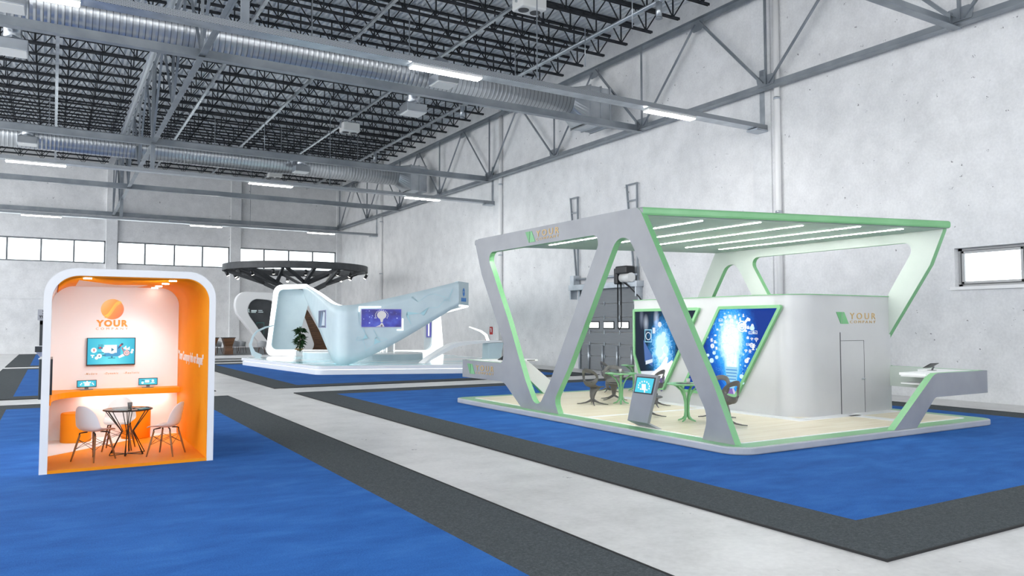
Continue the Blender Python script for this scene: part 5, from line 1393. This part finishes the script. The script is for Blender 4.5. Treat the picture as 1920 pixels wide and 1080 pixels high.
d2 = Vector((10.62-11.0, 33.6-36.5, 0)).normalized(); fr3 = Fr(Vector((10.96, 36.2, 1.95)) , d2, (0, 0, 1)); fr3.o += fr3.n*0.0
def blue_art(d_, fr2, o2):
    art([([(0.2, 0.0+0.05), (0.9, 0.05), (1.2, 0.5), (0.9, 0.78), (0.55, 0.4)], 0), ([(0.9, 0.1), (1.75, 0.1), (1.75, 0.7), (1.4, 0.75)], 1)], 'picture', [emis('slate', (0.10, 0.20, 0.36), 0.8), emis('mist', (0.55, 0.66, 0.78), 0.9)], fr2, d_, o2, 0.040, 0.0006)
wing_screen('panel_screen', 'narrow-looking dark blue screen on the left wing of the white booth', fr3, 1.9, 0.82, emis('deep_blue_picture', (0.02, 0.05, 0.14), 0.9), blue_art)
fr4 = Fr(Vector((10.05, 43.0, 0)) + u_*(L-1.05) - fr.n*0.355 + Vector((0, 0, 1.35)), u_, (0, 0, 1)); fr4.o += fr.n*0.06
wing_screen('panel_screen', 'small violet screen on the rear right column of the white booth', fr4, 0.32, 0.98, emis('violet_picture', (0.10, 0.10, 0.45), 0.9), lambda d_, f_, o2: art([(rect(0.11, 0.08, 0.20, 0.90), 0)], 'picture', [M['e_white']], f_, d_, o2, 0.040, 0.0006))
# round plinths
def plinth(x, y, rx, ry, h, label):
    s = thing('round_plinth', label, 'plinth', (x, y, PZ+0.006), 0, 'low round plinths on the wave booth'); o2 = s.location.copy()
    q = MB(o2); q.prism(circ(x, y, rx, 48, ry), Fr((0, 0, PZ+0.006), (1, 0, 0), (0, 1, 0)), 0.0, h-0.05); b_ = q.build('drum', M['wb_blue'], s)
    q = MB(o2); q.prism(circ(x, y, rx*1.0, 48, ry*1.0), Fr((0, 0, PZ+0.006+h-0.05), (1, 0, 0), (0, 1, 0)), 0.0, 0.05); q.build('top', M['wb_white'], s)
plinth(12.35, 38.5, 1.45, 1.6, 0.35, 'low round white plinth left of the wing tip'); plinth(14.2, 35.6, 1.75, 1.7, 0.33, 'low round white plinth behind the wing on the right')
# white lattice stand on the plinth behind the wing
s = thing('display_stand', 'white wire display stand behind the wing of the white booth', 'stand', (14.35, 36.3, PZ+0.34)); o2 = s.location.copy(); q = MB(o2)
for (x, y, h) in ((13.9, 36.3, 0.45), (14.0, 36.3, 0.6), (14.12, 36.3, 0.6), (14.24, 36.3, 0.72), (14.45, 36.3, 0.72), (14.85, 36.3, 0.9), (14.85, 36.7, 0.9)): q.bar((x, y, PZ+0.34), (x, y, PZ+0.34+h), 0.03, 0.03)
q.bar((13.9, 36.3, PZ+0.78), (14.85, 36.3, PZ+1.22), 0.03, 0.03); q.build('wire_frame', M['wb_edge'], s)
q = MB(o2); q.box((14.6, 36.5, PZ+0.34+0.22), (0.45, 0.35, 0.42)); q.build('stand_box', M['wb_white'], s)
# swooping desk at right and thin arch loop at left
def ribbon(name, pts, w_, th, m_, parent, o2, dirv):
    dv = Vector(dirv).normalized(); P = [Vector(p) for p in pts]; A_ = []; B_ = []; C_ = []; D_ = []
    for i, p in enumerate(P):
        tg = (P[min(len(P)-1, i+1)]-P[max(0, i-1)]).normalized(); nn = tg.cross(dv).normalized()
        t_ = th[i] if isinstance(th, (list, tuple)) else th
        A_.append(p - dv*w_/2 + nn*t_/2); B_.append(p + dv*w_/2 + nn*t_/2); C_.append(p + dv*w_/2 - nn*t_/2); D_.append(p - dv*w_/2 - nn*t_/2)
    q = MB(o2); q.grid([A_, B_, C_, D_], closeu=True, smooth=False)
    q.face([q.V(x) for x in (A_[0], B_[0], C_[0], D_[0])]); q.face([q.V(x) for x in (A_[-1], B_[-1], C_[-1], D_[-1])])
    bmesh.ops.remove_doubles(q.bm, verts=q.bm.verts[:], dist=0.0004)
    return q.build(name, m_, parent)
s = thing('reception_desk', 'white swooping reception desk rising from the platform at the right of the wave booth', 'desk', (15.2, 30.6, PZ+0.006)); o2 = s.location.copy()
ribbon('desk_top', [(13.85, 30.75, 0.41), (14.25, 30.70, 0.66), (14.75, 30.65, 0.94), (15.2, 30.6, 1.16), (15.55, 30.58, 1.24), (16.1, 30.55, 1.29), (16.9, 30.5, 1.33), (17.6, 30.45, 1.34)], 0.75, [0.03, 0.12, 0.16, 0.18, 0.16, 0.13, 0.10, 0.06], M['wb_white'], s, o2, (0.1, 1, 0))
q = MB(o2); a_ = [(16.9, 30.2, PZ+0.008), (17.5, 30.2, PZ+0.008), (17.3, 30.9, PZ+0.008), (16.95, 30.9, PZ+0.008)]; b_ = [(16.9, 30.15, 1.27), (17.65, 30.15, 1.28), (17.6, 30.85, 1.28), (16.95, 30.85, 1.27)]
va = [q.V(p) for p in a_]; vb = [q.V(p) for p in b_]; q.face(va); q.face(vb[::-1])
for i in range(4): q.face([va[i], va[(i+1) % 4], vb[(i+1) % 4], vb[i]])
q.build('desk_pedestal', M['wb_blue'], s)
s = thing('desk_lamp', 'thin white curved arm rising above the swooping desk', 'lamp', (17.1, 30.7, 1.36)); o2 = s.location.copy()
ribbon('arm', [(17.15, 30.7, 1.36), (17.05, 30.7, 1.62), (16.8, 30.75, 1.80), (16.25, 30.8, 1.99)], 0.12, [0.10, 0.08, 0.06, 0.03], M['wb_edge'], s, o2, (0, 1, 0))
s = thing('arch_loop', 'thin pale arch standing at the left end of the white booth platform', 'arch', (8.95, 41.0, PZ+0.006)); o2 = s.location.copy()
ribbon('arch_band', [(9.3, 40.85, 0.40), (8.95, 40.9, 0.62), (8.80, 40.95, 1.05), (8.95, 41.0, 1.50), (9.15, 41.05, 1.75), (9.6, 41.15, 1.95), (10.05, 41.25, 2.05)], 0.45, [0.32, 0.24, 0.14, 0.10, 0.10, 0.09, 0.06], M['wb_blue'], s, o2, (0.2, 1, 0))
# plant on a white stand
s = thing('potted_plant', 'leafy green plant in a low bronze bowl inside the white booth', 'plant', (11.35, 42.3, 0.62)); o2 = s.location.copy(); px, py = 11.62, 41.95
q = MB(o2); q.box((px, py, PZ+0.15), (0.5, 0.5, 0.28)); q.build('pedestal', M['wb_white'], s)
s.location = (px, py, PZ+0.008); o2b = s.location.copy()
for ch in s.children: ch.location = o2 - o2b
q = MB(o2b); q.lathe((px, py, PZ+0.29), [(0.10, 0.0), (0.24, 0.07), (0.26, 0.11), (0.22, 0.11)], 20); q.build('bowl', mat('bronze', (0.30, 0.20, 0.09), 0.3, 0.7), s)
q = MB(o2b); q.cyl((px, py, PZ+0.38), (px+0.05, py, PZ+1.35), 0.025, 8); q.build('stem', mat('stem_brown', (0.06, 0.05, 0.02), 0.7), s)
lm = [noisy('leaf_green', (0.010, 0.035, 0.010), (0.022, 0.065, 0.018), 6.0, 0.45)]
q = MB(o2b); rnd = random.Random(5)
for k in range(85):
    a = rnd.uniform(0, 2*PI); z = PZ + 0.55 + 1.0*rnd.random(); ln = rnd.uniform(0.28, 0.52); el = rnd.uniform(-0.7, 0.5)
    b0 = Vector((px+0.04, py, z)); d_ = Vector((math.cos(a)*math.cos(el), math.sin(a)*math.cos(el), math.sin(el))); sd = Vector((-math.sin(a), math.cos(a), 0))
    mid = b0 + d_*ln*0.5 + Vector((0, 0, 0.03)); tip = b0 + d_*ln + Vector((0, 0, -0.10))
    q.face([q.V(b0), q.V(mid + sd*0.085), q.V(tip), q.V(mid - sd*0.085)])
o = q.build('foliage', lm, s); o['kind'] = 'stuff' if False else ''
del o['kind']

# ================================================================== LEAF BOOTH AT THE FAR END
M['lf_white'] = mat('leaf_white', (0.78, 0.78, 0.785), 0.4)
M['lf_wood'] = noisy('walnut_boards', (0.075, 0.032, 0.012), (0.17, 0.075, 0.03), 2.0, 0.45, 0.0, (1, 1, 9))
t = thing('exhibition_booth', 'far booth with white leaf-shaped frame, dark screen wall and walnut panel', 'booth', (13, 54, 0.017)); of = t.location.copy()
q = MB(of); q.span(7.2, 19.0, 45.8, 62.6, 0.017, 0.14); q.build('lower_step', M['lf_white'], t, bevel=0.02)
q = MB(of); q.span(7.3, 18.9, 45.9, 62.5, 0.14, 0.17); q.build('shadow_gap', M['black'], t)
q = MB(of); q.span(7.0, 19.2, 45.6, 62.8, 0.17, 0.30); q.build('platform', M['lf_white'], t, bevel=0.02)
q = MB(of); q.span(7.5, 18.7, 47.0, 62.3, 0.30, 0.306); q.build('platform_floor', M['dark_grey'], t)
fl = Fr((0, 49.0, 0), (1, 0, 0), (0, 0, 1))
leafo = fillet([(9.5, 3.0, 1.3), (9.75, 4.15, 0.9), (12.6, 4.1, 1.2), (13.9, 2.6, 1.6), (14.75, 0.306, 0.5), (11.6, 0.306, 0.9)], 12)
leafi = fillet([(10.28, 2.9, 0.9), (10.6, 3.72, 0.7), (12.0, 3.6, 0.8), (12.95, 1.6, 0.9), (12.7, 0.50, 0.5), (11.65, 0.95, 1.2)], 12)
plate('leaf_frame', leafo, [leafi], fl, 0.55, [M['lf_white']], t, 0.06, of)['label'] = 'white leaf-shaped frame'
plate('screen_wall', [(p[0], p[1]) for p in leafi], [], Fr((0, 49.3, 0), (1, 0, 0), (0, 0, 1)), 0.08, [M['dark_grey']], t, 0.0, of)['label'] = 'dark grey infill wall'
q = MB(of); fq = Fr((0, 49.295, 0), (1, 0, 0), (0, 0, 1))
for (x0, z0, x1, z1) in ((10.45, 2.86, 10.50, 3.08), (10.45, 2.86, 10.56, 2.88), (10.62, 2.92, 10.95, 3.0), (10.62, 2.84, 10.9, 2.89), (11.05, 2.86, 11.35, 2.90), (11.05, 2.96, 11.30, 3.0)): q.prism(rect(x0, z0, x1, z1), fq, 0, 0.012)
q.build('wall_lettering', mat('pale_lettering', (0.55, 0.62, 0.62), 0.5, emit=(0.5, 0.65, 0.65), es=0.4), t)
q = MB(of)
for (x0, z0, x1, z1) in ((10.95, 2.20, 11.42, 2.225), (10.95, 1.95, 10.97, 2.2), (11.40, 1.5, 11.42, 2.2)): q.prism(rect(x0, z0, x1, z1), fq, 0, 0.012)
q.build('line_drawing', mat('teal_line', (0.03, 0.22, 0.20), 0.5), t)
q = MB(of); q.prism(rect(12.15, 0.95, 12.95, 2.05), fq, 0, 0.015); q.build('lit_panel', M['wb_edge'], t)
wl = fillet([(12.9, 4.0, 0.6), (14.2, 3.2, 1.6), (15.9, 0.306, 0.2), (14.2, 0.306, 0.2)], 10)
plate('walnut_wall', wl, [], Fr((0, 49.75, 0), (1, 0, 0), (0, 0, 1)), 0.3, [M['lf_wood']], t, 0.0, of)['label'] = 'walnut board wall'
# ring canopy on a branching column
t = thing('ring_canopy', 'dark steel ring canopy on a branching column over the far booth', 'canopy', (14.4, 53.2, 0.306)); of = t.location.copy(); rcx, rcy, RR, rz = 14.45, 53.1, 4.85, 5.72
q = MB(of); n = 72; rows = []
for k in range(n):
    a = 2*PI*k/n; c, s_ = math.cos(a), math.sin(a)
    rows.append([(rcx+(RR-d_)*c, rcy+(RR-d_)*s_, z) for d_, z in ((0.0, rz), (0.0, rz+0.42), (0.16, rz+0.42), (0.16, rz))])
q.grid(rows, closeu=True, closev=True, smooth=False); q.build('outer_ring', M['dark_grey'], t)
q = MB(of); rows = []
for k in range(n):
    a = 2*PI*k/n; c, s_ = math.cos(a), math.sin(a)
    rows.append([(rcx+(RR-0.75-d_)*c, rcy+(RR-0.75-d_)*s_, z) for d_, z in ((0.0, rz+0.02), (0.0, rz+0.16), (0.12, rz+0.16), (0.12, rz+0.02))])
q.grid(rows, closeu=True, closev=True, smooth=False); q.build('inner_ring', M['dark_grey'], t)
base = Vector((13.5, 53.3, 0.306)); hub = Vector((14.5, 53.1, 3.9))
q = MB(of)
for dx, dy in ((-0.22, -0.1), (0.0, 0.12), (0.22, -0.1)): q.tube([base+Vector((dx, dy, 0)), base.lerp(hub, 0.6)+Vector((dx, dy, 0)), hub+Vector((dx*0.7, dy, 0))], [0.11, 0.10, 0.09], 10)
q.build('column', M['dark_grey'], t)
for k in range(7):
    a = 2*PI*k/7+0.2; e = Vector((rcx+(RR-0.1)*math.cos(a), rcy+(RR-0.1)*math.sin(a), rz+0.08)); m1 = hub.lerp(e, 0.45) + Vector((0, 0, 0.15)); a2 = a+0.45; a3 = a-0.4
    e2 = Vector((rcx+(RR-0.8)*math.cos(a2), rcy+(RR-0.8)*math.sin(a2), rz+0.08)); e3 = Vector((rcx+(RR-0.8)*math.cos(a3), rcy+(RR-0.8)*math.sin(a3), rz+0.08))
    q = MB(of); q.bar(hub, m1, 0.26, 0.26); q.bar(m1, e, 0.20, 0.20); q.bar(m1, e2, 0.17, 0.17); q.bar(m1, e3, 0.17, 0.17); q.build('branch', M['dark_grey'], t)
for k in range(14):
    a = 2*PI*k/14+0.1; c, s_ = math.cos(a), math.sin(a); r_ = RR - (0.1 if k % 2 else 0.75)
    l = thing('track_spotlight', 'black can spotlight hanging from the dark ring canopy', 'spotlight', (rcx+r_*c, rcy+r_*s_, rz), 0, 'spotlights under the ring canopy'); o2 = l.location.copy()
    p = o2; ax = Vector((-c*0.5, -s_*0.5, -0.85)).normalized()
    q = MB(o2); q.cyl(p, p+Vector((0, 0, -0.2)), 0.02, 6); q.build('stem', M['black'], l)
    q = MB(o2); b0 = p+Vector((0, 0, -0.2))-ax*0.08; q.cyl(b0, b0+ax*0.30, 0.10, 14); q.build('can', M['black'], l)
    q = MB(o2); q.cyl(b0+ax*0.30, b0+ax*0.315, 0.085, 14); q.build('lens', M['downlight'], l)
# reception counters and chairs at the far left
M['chair_grey'] = mat('chair_grey', (0.36, 0.37, 0.385), 0.5); M['dark_wood'] = mat('dark_wood_leg', (0.06, 0.025, 0.012), 0.5)
def counter(x, y, w0, w1, label):
    s = thing('reception_counter', label, 'counter', (x, y, 0.306), 0, 'walnut counters at the far booth')
    q = MB(); a_ = [(-w0/2, -0.3, 0), (w0/2, -0.3, 0), (w0/2, 0.3, 0), (-w0/2, 0.3, 0)]; b_ = [(-w0*0.42, -0.25, 0.5), (w0*0.42, -0.25, 0.5), (w0*0.42, 0.25, 0.5), (-w0*0.42, 0.25, 0.5)]; c_ = [(-w1/2, -0.35, 0.98), (w1/2, -0.35, 0.98), (w1/2, 0.35, 0.98), (-w1/2, 0.35, 0.98)]
    R_ = [[q.V(p) for p in L_] for L_ in (a_, b_, c_)]
    for i in range(2):
        for j in range(4): q.face([R_[i][j], R_[i][(j+1) % 4], R_[i+1][(j+1) % 4], R_[i+1][j]])
    q.face(R_[0]); q.face(R_[2][::-1]); q.build('counter_body', M['lf_wood'], s)
    q = MB(); q.box((0, 0, 1.0), (w1+0.06, 0.76, 0.04)); q.build('counter_top', M['dark_grey'], s)
counter(9.15, 48.6, 0.5, 0.68, 'walnut counter narrowing at the waist, right of the other one at far left'); counter(8.15, 48.6, 0.55, 0.8, 'walnut counter half hidden behind the orange booth')
def tub_chair(label):
    s = thing('tub_chair', label, 'chair', (0, 0, 0), 0, 'grey tub chairs at the far booth')
    P = []
    for i in range(6):
        f = i/5; z = 0.44 + 0.38*f
        P.append([((0.24+0.05*f)*math.sin(R(-125+250*k/12)), (0.22+0.05*f)*math.cos(R(-125+250*k/12)), z - 0.12*f*abs(k-6)/6) for k in range(13)])
    q = MB(); q.grid(P); q.lathe((0, 0, 0.42), [(0.22, 0), (0.24, 0.03)], 20); q.build('seat_shell', M['chair_grey'], s, solid=0.02)
    for sx in (-1, 1):
        for sy in (-1, 1): q = MB(); q.tube([(sx*0.13, sy*0.12, 0.43), (sx*0.21, sy*0.2, 0.0)], [0.016, 0.011], 8); q.build('leg', M['dark_wood'], s)
    return s
tc_ = tub_chair('grey tub chair just right of the walnut counter at far left'); tc_.location = (9.75, 49.6, 0.307); tc_.rotation_euler = (0, 0, 2.6)
copy_tree(tc_, (8.75, 49.8, 0.307), 0.6, 'grey tub chair between the two walnut counters')
copy_tree(tc_, (10.35, 50.5, 0.307), 1.8, 'grey tub chair at the right of its neighbour, turned sideways')
copy_tree(tc_, (10.9, 47.6, 0.307), 3.0, 'grey tub chair seen through the thin pale arch')
# dark kiosk tower at far left
t = thing('kiosk_tower', 'dark slim kiosk tower with pale head sign, half hidden behind the orange booth', 'kiosk', (-0.3, 54.0, 0.017)); of = t.location.copy()
q = MB(of); q.span(-0.66, 0.1, 53.7, 54.3, 0.017, 0.08); q.build('foot', M['lf_white'], t)
q = MB(of); a_ = [(-0.55, 53.75, 0.08), (0.0, 53.75, 0.08), (0.0, 54.25, 0.08), (-0.55, 54.25, 0.08)]; b_ = [(-0.80, 53.7, 0.46), (0.2, 53.7, 0.46), (0.2, 54.3, 0.46), (-0.80, 54.3, 0.46)]
va = [q.V(p) for p in a_]; vb = [q.V(p) for p in b_]; q.face(va); q.face(vb[::-1])
for i in range(4): q.face([va[i], va[(i+1) % 4], vb[(i+1) % 4], vb[i]])
q.build('desk_base', mat('lilac_grey', (0.40, 0.42, 0.52), 0.4), t)
q = MB(of); q.span(-0.85, 0.25, 53.65, 54.35, 0.46, 0.80); q.build('desk', M['dark_grey'], t)
q = MB(of); q.span(-0.85, 0.25, 53.65, 54.35, 0.80, 0.83); q.build('desk_top', M['lf_white'], t)
q = MB(of); q.span(-0.64, -0.42, 53.8, 54.2, 0.83, 2.3); q.span(-0.64, 0.1, 53.8, 54.2, 2.1, 2.35); q.build('mast', M['dark_grey'], t)
q = MB(of); q.span(-0.42, -0.2, 53.78, 53.95, 0.95, 2.05); q.build('poster', mat('lilac_poster', (0.55, 0.50, 0.60), 0.4), t)
q = MB(of); q.span(-0.76, 0.3, 53.6, 54.3, 2.35, 3.0); q.build('head_sign', mat('head_grey', (0.42, 0.43, 0.47), 0.4), t)
fk = Fr((-0.70, 53.595, 2.50), (1, 0, 0), (0, 0, 1))
text('lettering', 'YOUR', fk, 0.20, M['black'], t, 0.01, bold=0.008, off=of, width=0.62)
text('lettering', 'COMPANY', Fr((-0.70, 53.595, 2.42), (1, 0, 0), (0, 0, 1)), 0.07, M['black'], t, 0.01, off=of, width=0.62)
for (x, z, w_, fr_o) in ((-0.42, 2.82, 0.11, 53.595), (-0.30, 0.63, 0.10, 53.645)):
    q = MB(of); f_ = Fr((x, fr_o, z), (1, 0, 0), (0, 0, 1))
    for sg in (-1, 1): q.prism([(-w_, -w_*sg), (-w_*0.4, -w_*sg), (0, -w_*0.35*sg), (w_*0.4, -w_*sg), (w_, -w_*sg), (w_*0.45, 0), (-w_*0.45, 0)][:7], f_, 0, 0.01)
    q.build('emblem', M['black'] if z > 1 else mat('emblem_lilac', (0.45, 0.44, 0.55), 0.5), t)
# ================================================================== SPLIT MULTI-PIECE PARTS
def split_pieces(o):
    """every loose piece of a part becomes a part of its own under the same parent"""
    bm = bmesh.new(); bm.from_mesh(o.data); seen = set(); isl = []
    for v in bm.verts:
        if v in seen: continue
        st = [v]; seen.add(v); comp = []
        while st:
            a = st.pop(); comp.append(a)
            for e in a.link_edges:
                b = e.other_vert(a)
                if b not in seen: seen.add(b); st.append(b)
        isl.append(comp)
    if len(isl) < 2:
        bm.free(); return
    mats = list(o.data.materials); nm = o.name.split('.')[0]; first = True
    for comp in isl:
        cs = set(comp); nb = bmesh.new(); mp = {v: nb.verts.new(v.co) for v in comp}
        for f in bm.faces:
            if f.verts[0] in cs:
                q = nb.faces.new([mp[v] for v in f.verts]); q.material_index = f.material_index; q.smooth = f.smooth
        me = bpy.data.meshes.new(nm); nb.to_mesh(me); nb.free()
        for m in mats: me.materials.append(m)
        if first: o.data = me; first = False
        else:
            c = o.copy(); c.data = me; COL.objects.link(c)
    bm.free()
SPLIT = {'hanger', 'hanger_strap', 'hanger_bracket', 'hinge', 'fan_opening', 'flange', 'door_track', 'counter_top', 'clamp', 'tray_side', 'bracket_light', 'floor_inlay', 'lift_track', 'roller_shaft', 'door_joint', 'seat_bracket', 'sign_wordmark'}
for o in list(COL.objects):
    if o.type == 'MESH' and o.name.split('.')[0] in SPLIT and o.name.split('.')[0] not in ('seat_bracket', 'lift_track', 'roller_shaft', 'clamp'):
        split_pieces(o)
